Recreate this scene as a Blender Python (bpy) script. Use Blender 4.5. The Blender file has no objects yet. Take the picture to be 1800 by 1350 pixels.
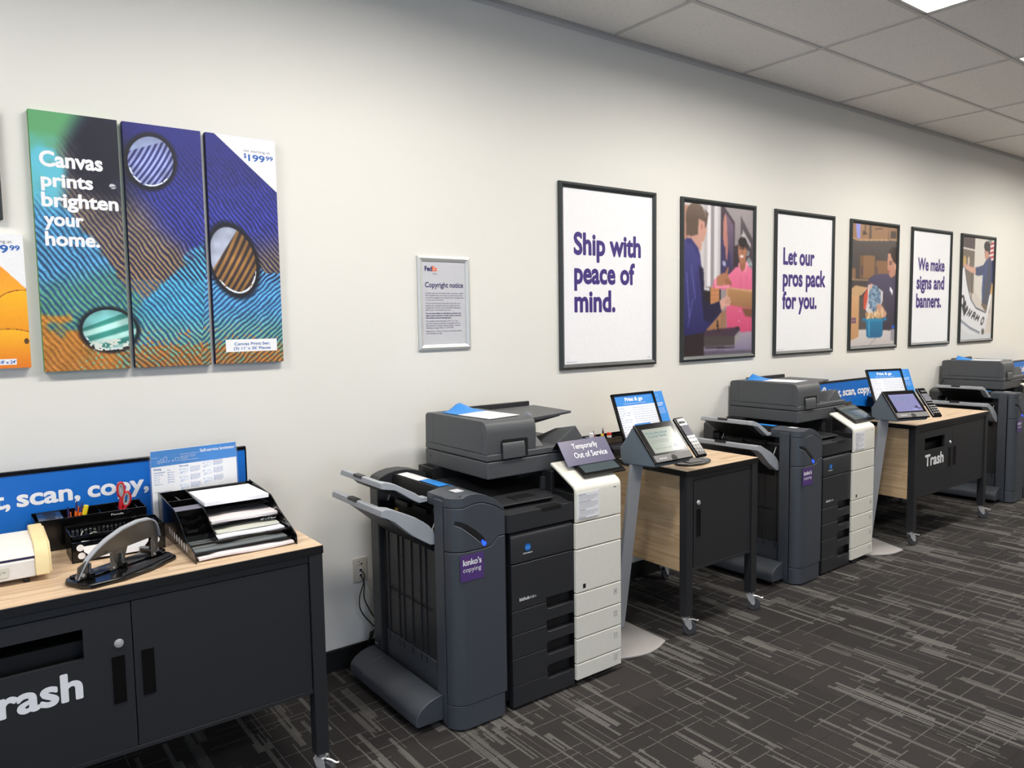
import bpy, math, random
import numpy as np
from mathutils import Vector, Matrix
random.seed(7)
S = bpy.context.scene
COL = S.collection
PI = math.pi
# ------------------------------------------------------------------ camera
def make_camera():
    y, p, r = math.radians(37.0348), math.radians(-4.7994), math.radians(-0.8786)
    f = Vector((math.sin(y)*math.cos(p), math.cos(y)*math.cos(p), math.sin(p)))
    rt = Vector((math.cos(y), -math.sin(y), 0)); up = rt.cross(f)
    rt2 = rt*math.cos(r)+up*math.sin(r); up2 = -rt*math.sin(r)+up*math.cos(r)
    cd = bpy.data.cameras.new('camera'); cam = bpy.data.objects.new('camera', cd); COL.objects.link(cam)
    m = Matrix((rt2, up2, -f)).transposed().to_4x4(); m.translation = Vector((0, -3.276, 1.639))
    cam.matrix_world = m
    cd.sensor_width = 36; cd.lens = 1327.27/1800*36; cd.clip_start = .05; cd.clip_end = 60
    S.camera = cam
make_camera()
# ------------------------------------------------------------------ materials
def lin(c):
    return tuple(((v/255)/12.92 if v/255 <= .04045 else ((v/255+.055)/1.055)**2.4) for v in c)
MATS = {}
def nm(name):
    m = bpy.data.materials.new(name); m.use_nodes = True
    nt = m.node_tree; b = nt.nodes['Principled BSDF']; MATS[name] = m
    return m, nt, b
def mat(name, c, rough=.5, metal=0, spec=.5, noise=0, nscale=60, bump=0, bscale=300, coat=0, alpha=1, trans=0):
    """c sRGB 0-255; slight procedural mottling and bump"""
    m, nt, b = nm(name); c = lin(c)
    b.inputs['Roughness'].default_value = rough; b.inputs['Metallic'].default_value = metal
    b.inputs['Specular IOR Level'].default_value = spec
    b.inputs['Coat Weight'].default_value = coat
    if trans: b.inputs['Transmission Weight'].default_value = trans; b.inputs['IOR'].default_value = 1.3
    if alpha < 1: b.inputs['Alpha'].default_value = alpha
    tc = nt.nodes.new('ShaderNodeTexCoord')
    n = nt.nodes.new('ShaderNodeTexNoise'); n.inputs['Scale'].default_value = nscale
    nt.links.new(tc.outputs['Object'], n.inputs['Vector'])
    mx = nt.nodes.new('ShaderNodeMix'); mx.data_type = 'RGBA'
    k = noise if noise else .04
    mx.inputs['A'].default_value = (*[v*(1-k) for v in c], 1); mx.inputs['B'].default_value = (*[min(1, v*(1+k)) for v in c], 1)
    nt.links.new(n.outputs['Fac'], mx.inputs['Factor']); nt.links.new(mx.outputs['Result'], b.inputs['Base Color'])
    if bump:
        n2 = nt.nodes.new('ShaderNodeTexNoise'); n2.inputs['Scale'].default_value = bscale
        nt.links.new(tc.outputs['Object'], n2.inputs['Vector'])
        bp = nt.nodes.new('ShaderNodeBump'); bp.inputs['Strength'].default_value = bump; bp.inputs['Distance'].default_value = .002
        nt.links.new(n2.outputs['Fac'], bp.inputs['Height']); nt.links.new(bp.outputs['Normal'], b.inputs['Normal'])
    return m
def emit(name, c, st, base=(0, 0, 0)):
    m, nt, b = nm(name)
    b.inputs['Base Color'].default_value = (*lin(base), 1)
    b.inputs['Emission Color'].default_value = (*lin(c), 1); b.inputs['Emission Strength'].default_value = st
    b.inputs['Roughness'].default_value = .15
    return m
class G:  # tiny node graph helper
    def __init__(s, nt): s.nt = nt
    def n(s, t, **k):
        x = s.nt.nodes.new(t)
        for a, v in k.items(): setattr(x, a, v)
        return x
    def m(s, op, a, b=None, c=None):
        x = s.n('ShaderNodeMath', operation=op)
        for i, v in enumerate((a, b, c)):
            if v is None: continue
            if isinstance(v, (int, float)): x.inputs[i].default_value = v
            else: s.nt.links.new(v, x.inputs[i])
        return x.outputs[0]
    def wn(s, *v):
        c = s.n('ShaderNodeCombineXYZ')
        for i, a in enumerate(v):
            if isinstance(a, (int, float)): c.inputs[i].default_value = a
            else: s.nt.links.new(a, c.inputs[i])
        w = s.n('ShaderNodeTexWhiteNoise'); w.noise_dimensions = '3D'; s.nt.links.new(c.outputs[0], w.inputs[0])
        return w.outputs['Value']
    def mix(s, f, a, b):
        x = s.n('ShaderNodeMix', data_type='RGBA')
        for sock, v in (('Factor', f), ('A', a), ('B', b)):
            if isinstance(v, (int, float)): x.inputs[sock].default_value = v
            elif isinstance(v, tuple): x.inputs[sock].default_value = (*v, 1)
            else: s.nt.links.new(v, x.inputs[sock])
        return x.outputs['Result']
def carpet():
    m, nt, b = nm('carpet'); g = G(nt); L = nt.links.new
    tc = g.n('ShaderNodeTexCoord'); sp = g.n('ShaderNodeSeparateXYZ'); L(tc.outputs['Object'], sp.inputs[0])
    X, Y = sp.outputs[0], sp.outputs[1]
    wob = g.n('ShaderNodeTexNoise'); wob.inputs['Scale'].default_value = 160; L(tc.outputs['Object'], wob.inputs['Vector'])
    wj = g.m('MULTIPLY', g.m('SUBTRACT', wob.outputs['Fac'], .5), .006)
    Xw = g.m('ADD', X, wj); Yw = g.m('ADD', Y, wj)
    def streak(u, v, w, Ln, seed):
        r = g.m('FLOOR', g.m('DIVIDE', u, w)); off = g.m('MULTIPLY', g.wn(r, seed), Ln*7)
        c = g.m('FLOOR', g.m('DIVIDE', g.m('ADD', v, off), Ln)); return g.wn(r, c, seed+.5)
    # clusters of light yarn running away from the wall (along y)
    cl = streak(Xw, Yw, .085, .42, 3.1); cl2 = streak(Xw, Yw, .034, .27, 8.7)
    fine = streak(Xw, Yw, .0095, .36, 5.3)
    clm = g.m('GREATER_THAN', g.m('ADD', g.m('MULTIPLY', cl, .62), g.m('MULTIPLY', cl2, .38)), .665)
    fm = g.m('GREATER_THAN', fine, .38)
    a = g.m('MULTIPLY', clm, fm)
    bold = g.m('GREATER_THAN', streak(Xw, Yw, .018, .33, 11.9), .93)
    a = g.m('MAXIMUM', a, bold)
    vary = g.m('ADD', g.m('MULTIPLY', streak(Xw, Yw, .0095, .36, 77.1), .35), g.m('MULTIPLY', streak(Xw, Yw, .085, .42, 78.3), .40))
    a = g.m('MULTIPLY', a, g.m('ADD', vary, .38))
    # thin cross lines
    def thin(u, v, w, Ln, seed, th, p):
        q = g.m('DIVIDE', u, w); r = g.m('FLOOR', q); fr = g.m('FRACT', q)
        off = g.m('MULTIPLY', g.wn(r, seed), Ln*5); c = g.m('FLOOR', g.m('DIVIDE', g.m('ADD', v, off), Ln))
        pos = g.m('ADD', g.m('MULTIPLY', g.wn(r, c, seed+.2), .8), .1)
        ln = g.m('LESS_THAN', g.m('ABSOLUTE', g.m('SUBTRACT', fr, pos)), th)
        return g.m('MULTIPLY', ln, g.m('GREATER_THAN', g.wn(r, c, seed+.7), p))
    t1 = thin(Yw, Xw, .075, .26, 21.3, .026, .40)
    t2 = thin(Xw, Yw, .06, .3, 33.3, .03, .55)
    a = g.m('MAXIMUM', a, g.m('MULTIPLY', g.m('MAXIMUM', t1, t2), .85))
    pile = g.n('ShaderNodeTexNoise'); pile.inputs['Scale'].default_value = 420; pile.inputs['Detail'].default_value = 3
    L(tc.outputs['Object'], pile.inputs['Vector'])
    pm = g.m('ADD', g.m('MULTIPLY', pile.outputs['Fac'], 1.6), .2)
    a = g.m('MULTIPLY', a, g.m('MINIMUM', g.m('MAXIMUM', g.m('MULTIPLY', g.m('SUBTRACT', pile.outputs['Fac'], .36), 5.0), .15), 1.0))
    tone = streak(X, Y, .5, .5, 41.0)
    base = g.mix(tone, lin((47, 45, 45)), lin((57, 54, 53)))
    colr = g.mix(a, base, lin((116, 114, 110)))
    # purple flecks at tile seams
    sx = g.m('LESS_THAN', g.m('ABSOLUTE', g.m('SUBTRACT', g.m('FRACT', g.m('DIVIDE', X, .5)), .5)), .004)
    sy = g.m('LESS_THAN', g.m('ABSOLUTE', g.m('SUBTRACT', g.m('FRACT', g.m('DIVIDE', Y, .5)), .5)), .004)
    colr = g.mix(g.m('MULTIPLY', g.m('MAXIMUM', sx, sy), .6), colr, lin((48, 34, 44)))
    hs = g.n('ShaderNodeMix', data_type='RGBA', blend_type='MULTIPLY'); hs.inputs['Factor'].default_value = 1
    L(colr, hs.inputs['A']); cc = g.n('ShaderNodeCombineXYZ'); [L(pm, cc.inputs[i]) for i in range(3)]; L(cc.outputs[0], hs.inputs['B'])
    L(hs.outputs['Result'], b.inputs['Base Color'])
    b.inputs['Roughness'].default_value = .95; b.inputs['Specular IOR Level'].default_value = .1
    bp = g.n('ShaderNodeBump'); bp.inputs['Strength'].default_value = .6; bp.inputs['Distance'].default_value = .003
    L(pile.outputs['Fac'], bp.inputs['Height']); L(bp.outputs['Normal'], b.inputs['Normal'])
def wood(name, axis, c1, c2, c3):
    """butcher-block strips running along axis ('x','y')"""
    m, nt, b = nm(name); g = G(nt); L = nt.links.new
    tc = g.n('ShaderNodeTexCoord'); sp = g.n('ShaderNodeSeparateXYZ'); L(tc.outputs['Object'], sp.inputs[0])
    U, V = (sp.outputs[0], sp.outputs[1]) if axis == 'x' else (sp.outputs[1], sp.outputs[2])
    w, Ln = .032, .42
    r = g.m('FLOOR', g.m('DIVIDE', V, w)); off = g.m('MULTIPLY', g.wn(r, 2.2), 3.0)
    c = g.m('FLOOR', g.m('DIVIDE', g.m('ADD', U, off), Ln)); rv = g.wn(r, c, 6.6)
    cb = g.n('ShaderNodeCombineXYZ'); L(g.m('MULTIPLY', U, 3.0), cb.inputs[0]); L(g.m('MULTIPLY', V, 70), cb.inputs[1]); L(g.m('MULTIPLY', rv, 40), cb.inputs[2])
    gr = g.n('ShaderNodeTexNoise'); gr.inputs['Scale'].default_value = 1.0; gr.inputs['Detail'].default_value = 4; L(cb.outputs[0], gr.inputs['Vector'])
    col = g.mix(rv, lin(c1), lin(c2)); gm = g.m('MINIMUM', g.m('MAXIMUM', g.m('MULTIPLY', g.m('SUBTRACT', gr.outputs['Fac'], .42), 3.2), 0.0), 1.0)
    col = g.mix(gm, col, lin(c3)); L(col, b.inputs['Base Color']); b.inputs['Roughness'].default_value = .42
def ceiling_mat():
    m, nt, b = nm('ceiling_tile'); g = G(nt); L = nt.links.new
    tc = g.n('ShaderNodeTexCoord')
    v = g.n('ShaderNodeTexVoronoi'); v.inputs['Scale'].default_value = 55; L(tc.outputs['Object'], v.inputs['Vector'])
    n = g.n('ShaderNodeTexNoise'); n.inputs['Scale'].default_value = 130; L(tc.outputs['Object'], n.inputs['Vector'])
    pit = g.m('MULTIPLY', g.m('LESS_THAN', v.outputs['Distance'], .2), g.m('GREATER_THAN', n.outputs['Fac'], .5))
    col = g.mix(g.m('MULTIPLY', pit, .5), lin((244, 242, 239)), lin((150, 146, 142)))
    n3 = g.n('ShaderNodeTexNoise'); n3.inputs['Scale'].default_value = 300; L(tc.outputs['Object'], n3.inputs['Vector'])
    L(col, b.inputs['Base Color']); b.inputs['Roughness'].default_value = .95
    bp = g.n('ShaderNodeBump'); bp.inputs['Strength'].default_value = .5; bp.inputs['Distance'].default_value = .002
    L(g.m('SUBTRACT', n3.outputs['Fac'], pit), bp.inputs['Height']); L(bp.outputs['Normal'], b.inputs['Normal'])
def print_mat(name, rough=.35, coat=0, em=0, tex=0):
    m, nt, b = nm(name); a = nt.nodes.new('ShaderNodeAttribute'); a.attribute_name = 'Col'
    nt.links.new(a.outputs['Color'], b.inputs['Base Color']); b.inputs['Roughness'].default_value = rough
    b.inputs['Coat Weight'].default_value = coat
    if em:
        nt.links.new(a.outputs['Color'], b.inputs['Emission Color']); b.inputs['Emission Strength'].default_value = em
        for l in list(b.inputs['Base Color'].links): nt.links.remove(l)
        b.inputs['Base Color'].default_value = (.01, .01, .01, 1)
carpet(); ceiling_mat()
wood('wood_top', 'x', (208, 180, 148), (180, 150, 118), (222, 200, 172))
wood('wood_side', 'y', (212, 184, 146), (196, 166, 128), (176, 144, 106))
print_mat('photo_print', .3); print_mat('canvas_cloth', .6)
print_mat('screen_print', .15, 0, .55)
mat('wall_paint', (226, 224, 217), .75, noise=.012, nscale=3, bump=.08, bscale=400)
mat('wall_shell', (224, 222, 216), .8)
mat('grid_white', (200, 198, 194), .5)
mat('rubber_base', (17, 17, 18), .5)
mat('table_metal', (37, 38, 41), .42, bump=.05, bscale=900)
mat('table_black', (16, 16, 17), .4)
mat('hole_black', (4, 4, 5), .6)
mat('chrome', (215, 215, 215), .25, .55)
mat('wheel_grey', (66, 67, 70), .5)
mat('printer_grey', (62, 67, 74), .42, spec=.7, bump=.06, bscale=1400)  # finisher plastic, lightened and blued in the colour to suggest window sheen
mat('printer_dark', (44, 45, 48), .38, bump=.06, bscale=1400)
mat('printer_black', (18, 19, 21), .45)
mat('tray_grey', (160, 164, 170), .38, bump=.05, bscale=1200)
mat('printer_white', (226, 223, 212), .38)
mat('scan_grey', (74, 76, 79), .45, bump=.08, bscale=1400)
mat('gloss_black', (9, 9, 10), .12)
mat('gloss_glass', (70, 80, 84), .08)
mat('sign_purple', (58, 52, 92), .35)
mat('sticker_purple', (82, 56, 118), .35)
mat('print_white', (238, 238, 240), .5)
mat('print_purple', (62, 42, 120), .5)
mat('print_navy', (38, 32, 90), .5)
mat('print_red', (215, 50, 50), .5)
mat('print_orange', (235, 100, 30), .5)
mat('print_grey', (110, 108, 122), .5)
mat('print_black', (22, 22, 24), .5)
mat('print_blue', (30, 95, 175), .5)
mat('print_teal', (60, 110, 125), .5)
mat('sheet_white', (240, 240, 242), .5)
mat('sheet_grey', (196, 196, 200), .5)
mat('paper_white', (246, 246, 250), .7)
mat('paper_blush', (226, 218, 220), .7)
mat('paper_cream', (206, 208, 196), .6)
mat('film_grey', (120, 126, 128), .3)
mat('board_blue', (10, 104, 196), .35)
mat('leaflet_blue', (36, 132, 214), .4)
mat('pale_blue', (120, 176, 226), .4)
mat('frame_silver', (200, 200, 196), .35, .35)
mat('frame_black', (52, 56, 56), .4, .2)
mat('canvas_white', (238, 238, 240), .7)
mat('canvas_dark', (40, 46, 50), .6)
mat('canvas_side', (16, 22, 70), .7)
mat('canvas_side_green', (90, 140, 60), .7)
mat('laminator_white', (222, 218, 212), .45)
mat('laminator_cream', (228, 208, 158), .45)
mat('plate_almond', (196, 190, 176), .4)
mat('cable_black', (14, 14, 15), .5)
mat('pen_orange', (240, 110, 30), .35); mat('pen_navy', (46, 40, 92), .35)
mat('pen_yellow', (240, 214, 40), .35); mat('scissor_red', (190, 34, 44), .35); mat('scissor_grey', (150, 150, 150), .4)
mat('steel', (150, 150, 152), .3, 1); mat('punch_grey', (98, 94, 88), .3, .5)
mat('yellow_tag', (222, 180, 60), .5)
mat('kiosk_grey', (106, 118, 128), .4); mat('kiosk_pole', (176, 178, 182), .35); mat('kiosk_base', (170, 166, 164), .45)
mat('speaker_grey', (108, 106, 106), .5)
mat('tin_red', (210, 60, 40), .4)
emit('blue_led', (20, 50, 255), 6)
emit('diffuser', (255, 250, 242), 3.0, (240, 240, 240))
m_, nt_, b_ = nm('acrylic'); b_.inputs['Base Color'].default_value = (.9, .93, .95, 1); b_.inputs['Roughness'].default_value = .05
b_.inputs['Alpha'].default_value = .06
# ------------------------------------------------------------------ mesh builder
BASE = {}
def origin_of(p):
    while p is not None:
        if p.name in BASE: return BASE[p.name]
        p = p.parent
    return Vector((0, 0, 0))
class MB:
    def __init__(s): s.v = []; s.f = []
    def add(s, vs, fs):
        o = len(s.v); s.v += [tuple(v) for v in vs]; s.f += [tuple(i+o for i in f) for f in fs]; return s
    def box(s, x0, y0, z0, x1, y1, z1):
        if x0 > x1: x0, x1 = x1, x0
        if y0 > y1: y0, y1 = y1, y0
        if z0 > z1: z0, z1 = z1, z0
        return s.add([(x0,y0,z0),(x1,y0,z0),(x1,y1,z0),(x0,y1,z0),(x0,y0,z1),(x1,y0,z1),(x1,y1,z1),(x0,y1,z1)],
                     [(0,3,2,1),(4,5,6,7),(0,1,5,4),(1,2,6,5),(2,3,7,6),(3,0,4,7)])
    def hexa(s, b, t):   # 4 bottom pts, 4 top pts (same order ccw from above)
        return s.add(list(b)+list(t), [(3,2,1,0),(4,5,6,7),(0,1,5,4),(1,2,6,5),(2,3,7,6),(3,0,4,7)])
    def prism(s, poly, axis, a, b):
        """poly 2D; axis 'x': (y,z) ; 'y': (x,z) ; 'z': (x,y)"""
        A = sum(poly[i][0]*poly[(i+1) % len(poly)][1]-poly[(i+1) % len(poly)][0]*poly[i][1] for i in range(len(poly)))
        if A < 0: poly = poly[::-1]
        def P(p, t):
            return (t, p[0], p[1]) if axis == 'x' else ((p[0], t, p[1]) if axis == 'y' else (p[0], p[1], t))
        if a > b: a, b = b, a
        n = len(poly); vs = [P(p, a) for p in poly]+[P(p, b) for p in poly]
        fs = [tuple(range(n-1, -1, -1)), tuple(range(n, 2*n))]+[(i, (i+1) % n, n+(i+1) % n, n+i) for i in range(n)]
        if axis == 'y': fs = [f[::-1] for f in fs]
        return s.add(vs, fs)
    def cyl(s, p, q, r, n=16, r2=None):
        p = Vector(p); q = Vector(q); d = (q-p).normalized(); r2 = r if r2 is None else r2
        u = d.orthogonal().normalized(); w = d.cross(u)
        vs = [p+(u*math.cos(2*PI*i/n)+w*math.sin(2*PI*i/n))*r for i in range(n)]+[q+(u*math.cos(2*PI*i/n)+w*math.sin(2*PI*i/n))*r2 for i in range(n)]
        return s.add(vs, [tuple(range(n-1, -1, -1)), tuple(range(n, 2*n))]+[(i, (i+1) % n, n+(i+1) % n, n+i) for i in range(n)])
    def tube(s, pts, r, n=8):
        pts = [Vector(p) for p in pts]; rings = []; u = None
        for i, p in enumerate(pts):
            d = (pts[min(i+1, len(pts)-1)]-pts[max(i-1, 0)]).normalized()
            u = d.orthogonal().normalized() if u is None else (u-d*u.dot(d)).normalized()
            w = d.cross(u); rings.append([p+(u*math.cos(2*PI*k/n)+w*math.sin(2*PI*k/n))*(r if not isinstance(r, list) else r[i]) for k in range(n)])
        vs = [v for q in rings for v in q]; fs = [tuple(range(n-1, -1, -1)), tuple((len(pts)-1)*n+k for k in range(n))]
        for i in range(len(pts)-1):
            fs += [(i*n+k, i*n+(k+1) % n, (i+1)*n+(k+1) % n, (i+1)*n+k) for k in range(n)]
        return s.add(vs, fs)
    def ell(s, c, rx, ry, rz, n=16, m=8):
        vs = []; fs = []
        for j in range(1, m):
            for i in range(n):
                a = 2*PI*i/n; b = PI*j/m; vs.append((c[0]+rx*math.sin(b)*math.cos(a), c[1]+ry*math.sin(b)*math.sin(a), c[2]+rz*math.cos(b)))
        vs += [(c[0], c[1], c[2]+rz), (c[0], c[1], c[2]-rz)]; T = len(vs)-2
        for j in range(m-2):
            for i in range(n): fs.append((j*n+i, (j+1)*n+i, (j+1)*n+(i+1) % n, j*n+(i+1) % n))
        for i in range(n): fs += [(T, i, (i+1) % n), (T+1, (m-2)*n+(i+1) % n, (m-2)*n+i)]
        return s.add(vs, fs)
    def panel(s, path, zb, zt, th):
        """vertical curved panel: path of (x,y) seen from outside left to right; zb/zt per point (or number); thickness inward"""
        n = len(path); zb = [zb]*n if not isinstance(zb, list) else zb; zt = [zt]*n if not isinstance(zt, list) else zt
        ins = []
        for i in range(n):
            a = Vector(path[max(i-1, 0)]); b = Vector(path[min(i+1, n-1)]); d = (b-a).normalized(); nn = Vector((-d.y, d.x))
            ins.append(Vector(path[i])+nn*th)
        vs = []
        for i in range(n):
            vs += [(*path[i], zb[i]), (*path[i], zt[i]), (*ins[i], zt[i]), (*ins[i], zb[i])]
        fs = [(0, 1, 2, 3)[::-1], tuple(4*(n-1)+k for k in range(4))]
        for i in range(n-1):
            for k in range(4):
                fs.append((4*i+k, 4*i+(k+1) % 4, 4*(i+1)+(k+1) % 4, 4*(i+1)+k)[::-1])
        return s.add(vs, fs)
    def build(s, name, m, parent=None, bev=0, seg=2, smooth=True, local=False, ang=35):
        o = Vector((0, 0, 0)) if local else origin_of(parent)
        me = bpy.data.meshes.new(name); me.from_pydata([(v[0]-o.x, v[1]-o.y, v[2]-o.z) for v in s.v], [], s.f)
        me.validate(); me.update()
        import bmesh
        bm = bmesh.new(); bm.from_mesh(me); bmesh.ops.recalc_face_normals(bm, faces=bm.faces); bm.to_mesh(me); bm.free()
        if isinstance(m, str): m = MATS[m]
        me.materials.append(m)
        ob = bpy.data.objects.new(name, me); COL.objects.link(ob)
        if parent is not None: ob.parent = parent
        if smooth:
            me.polygons.foreach_set('use_smooth', [True]*len(me.polygons)); me.set_sharp_from_angle(angle=math.radians(ang))
        if bev:
            b = ob.modifiers.new('bevel', 'BEVEL'); b.width = bev; b.segments = seg; b.limit_method = 'ANGLE'; b.angle_limit = math.radians(32); b.harden_normals = True
        return ob
def tag(o, label=None, cat=None, group=None, kind=None):
    for k, v in (('label', label), ('category', cat), ('group', group), ('kind', kind)):
        if v: o[k] = v
    return o
def thing(name, label, cat, base=(0, 0, 0), group=None, rz=0, world=True):
    e = bpy.data.objects.new(name, None); COL.objects.link(e); e.empty_display_size = .1
    e.location = base; e.rotation_euler.z = rz
    BASE[e.name] = Vector(base) if world else Vector((0, 0, 0))
    return tag(e, label, cat, group)
def single(ob, label, cat, group=None): return tag(ob, label, cat, group)
def centre(ob):
    """move object origin to the bottom centre of its mesh"""
    xs = [v.co for v in ob.data.vertices]; c = Vector(((min(v.x for v in xs)+max(v.x for v in xs))/2, (min(v.y for v in xs)+max(v.y for v in xs))/2, min(v.z for v in xs)))
    ob.data.transform(Matrix.Translation(-c)); ob.location = ob.location+c; return ob
def struct(o): o['kind'] = 'structure'; return o
def copy_tree(o, parent=None):
    c = o.copy(); COL.objects.link(c)
    if parent is not None: c.parent = parent
    for ch in list(o.children): copy_tree(ch, c)
    return c
# ------------------------------------------------------------------ lettering
_tc = {}
def glyphs(txt, bold):
    """flat outline of a line of text; bold > .01 thickens it by overlaying shifted copies"""
    k = (txt, bold)
    if k in _tc: return _tc[k]
    cu = bpy.data.curves.new('t', 'FONT'); cu.body = txt; cu.size = 1; cu.offset = min(bold, .009); cu.resolution_u = 4 if bold > .01 else 2
    ob = bpy.data.objects.new('t', cu); COL.objects.link(ob)
    bpy.context.view_layer.update()
    dg = bpy.context.evaluated_depsgraph_get()
    me = bpy.data.meshes.new_from_object(ob.evaluated_get(dg))
    vs = [tuple(v.co) for v in me.vertices]; fs = [tuple(p.vertices) for p in me.polygons]
    bpy.data.objects.remove(ob); bpy.data.curves.remove(cu); bpy.data.meshes.remove(me)
    if bold > .01:
        r = bold-.009; V = []; F = []
        for i in range(8):
            o = len(V); dx, dy = r*math.cos(PI*i/4), r*math.sin(PI*i/4)
            V += [(v[0]+dx, v[1]+dy, i*.0004) for v in vs]; F += [tuple(q+o for q in f) for f in fs]
        vs, fs = V, F
    x0 = min(v[0] for v in vs); x1 = max(v[0] for v in vs)
    _tc[k] = (vs, fs, x0, x1); return _tc[k]
def capheight():
    v = glyphs('H', 0)[0]; return max(q[1] for q in v)
CAP = capheight()
def lettering(items, O, Rv, Uv, m, parent, name='lettering', bold=.02, local=False, align='l'):
    """items: (text, x, y baseline, width or None, capital height, bold)"""
    O = Vector(O); Rv = Vector(Rv).normalized(); Uv = Vector(Uv).normalized(); Nv = Rv.cross(Uv); mb = MB()
    for it in items:
        txt, x, y, w, h = it[:5]; bd = it[5] if len(it) > 5 else bold
        vs, fs, a, b = glyphs(txt, bd); sy = h/CAP; sx = w/(b-a) if w else sy
        mb.add([O+Rv*(x+(v[0]-a)*sx)+Uv*(y+v[1]*sy)+Nv*(v[2]*sy) for v in vs], fs)
    return mb.build(name, m, parent, smooth=False, local=local)
def sheet(O, Rv, Uv, w, h, m, parent, name, local=False, th=.0012):
    """thin slab whose front face has its lower-left corner at O"""
    O = Vector(O); Rv = Vector(Rv).normalized(); Uv = Vector(Uv).normalized(); N = Rv.cross(Uv)
    a = [O, O+Rv*w, O+Rv*w+Uv*h, O+Uv*h]; b = [p-N*th for p in a]
    return MB().add(b+a, [(3,2,1,0),(4,5,6,7),(0,1,5,4),(1,2,6,5),(2,3,7,6),(3,0,4,7)]).build(name, m, parent, smooth=False, local=local)
XR, ZU = (1, 0, 0), (0, 0, 1)
# ------------------------------------------------------------------ printed pictures (painted into a colour grid)
class Pic:
    def __init__(s, W, H, bg=(128, 128, 128)):
        s.W, s.H = W, H; s.a = np.ones((H, W, 3))*np.array(bg, float)
        s.u, s.v = np.meshgrid((np.arange(W)+.0)/(W-1), (np.arange(H)+.0)/(H-1))   # v from top
    def poly(s, pts, c, c2=None, soft=0):
        m = np.zeros((s.H, s.W), bool); n = len(pts)
        for i in range(n):
            x1, y1 = pts[i]; x2, y2 = pts[(i+1) % n]
            if y1 == y2: continue
            cond = ((y1 > s.v) != (y2 > s.v)) & (s.u < (x2-x1)*(s.v-y1)/(y2-y1)+x1)
            m ^= cond
        s.fill(m, c, c2)
    def ell(s, cx, cy, rx, ry, c, c2=None, ang=0):
        ca, sa = math.cos(ang), math.sin(ang); dx, dy = s.u-cx, s.v-cy
        s.fill(((dx*ca+dy*sa)/rx)**2+((-dx*sa+dy*ca)/ry)**2 < 1, c, c2)
    def fill(s, m, c, c2=None):
        c = np.array(c, float)
        if c2 is None: s.a[m] = c
        else:
            if not m.any(): return
            v = s.v[m]; t = ((v-v.min())/max(1e-6, v.max()-v.min()))[:, None]; s.a[m] = c*(1-t)+np.array(c2, float)*t
    def line(s, x1, y1, x2, y2, w, c):
        L = math.hypot(x2-x1, y2-y1); nx, ny = -(y2-y1)/L*w/2, (x2-x1)/L*w/2
        s.poly([(x1+nx, y1+ny), (x2+nx, y2+ny), (x2-nx, y2-ny), (x1-nx, y1-ny)], c)
    def soft(s, n):
        for _ in range(n):
            for ax in (0, 1):
                s.a = np.concatenate([s.a.take([0], ax), (s.a.take(range(0, s.a.shape[ax]-2), ax)+2*s.a.take(range(1, s.a.shape[ax]-1), ax)+s.a.take(range(2, s.a.shape[ax]), ax))/4, s.a.take([-1], ax)], ax)
    def noise(s, k, seed=1):
        r = np.random.RandomState(seed); s.a += (r.rand(s.H, s.W, 1)-.5)*k
    def build(s, O, Rv, Uv, w, h, m, parent, name='picture', local=False):
        O = Vector(O); W, H = s.W, s.H; o = Vector((0, 0, 0)) if local else origin_of(parent)
        O = O-o; Rv = np.array(Rv, float); Uv = np.array(Uv, float)
        co = np.array(O)[None, None, :]+s.u[..., None]*w*Rv+(1-s.v)[..., None]*h*Uv
        idx = np.arange(W*H).reshape(H, W)
        f = np.stack([idx[1:, :-1], idx[1:, 1:], idx[:-1, 1:], idx[:-1, :-1]], -1).reshape(-1, 4)
        me = bpy.data.meshes.new(name); me.vertices.add(W*H); me.vertices.foreach_set('co', co.reshape(-1))
        me.loops.add(f.size); me.loops.foreach_set('vertex_index', f.reshape(-1)); me.polygons.add(len(f))
        me.polygons.foreach_set('loop_start', np.arange(len(f))*4); me.update(calc_edges=True)
        c = np.clip(s.a/255, 0, 1); c = np.where(c <= .04045, c/12.92, ((c+.055)/1.055)**2.4)
        ca = me.color_attributes.new('Col', 'FLOAT_COLOR', 'POINT')
        ca.data.foreach_set('color', np.concatenate([c, np.ones((H, W, 1))], 2).reshape(-1).astype(np.float32))
        me.materials.append(MATS[m]); ob = bpy.data.objects.new(name, me); COL.objects.link(ob); ob.parent = parent
        return ob
#@@SETTING
# ------------------------------------------------------------------ setting
X0, X1, Y0, ZC = -4.0, 15.0, -8.6, 3.287
struct(MB().box(X0, Y0, -.1, X1, 0, 0).build('floor', 'carpet', smooth=False))
struct(MB().box(X0, 0, -.1, X1, .12, ZC+.3).build('wall_back', 'wall_paint', smooth=False))
struct(MB().box(X1, Y0, -.1, X1+.12, .12, ZC+.3).build('wall_right', 'wall_shell', smooth=False))
fx0, fx1 = -2.8, 1.6
struct(MB().box(X0, Y0-.12, -.1, fx0, Y0, ZC+.3).box(fx1, Y0-.12, -.1, X1, Y0, ZC+.3).box(fx0, Y0-.12, -.1, fx1, Y0, .25).box(fx0, Y0-.12, 2.75, fx1, Y0, ZC+.3).build('wall_front', 'wall_shell', smooth=False))
w2 = MB()
for k in range(5):
    x = fx0+.025+(fx1-fx0-.05)*k/4; w2.box(x-.025, Y0-.09, .25, x+.025, Y0-.03, 2.75)
for z in (.275, 2.725): w2.box(fx0, Y0-.09, z-.025, fx1, Y0-.03, z+.025)
struct(w2.build('added_window', 'table_metal'))  # unseen window, added to bring extra daylight onto the ceiling
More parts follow.
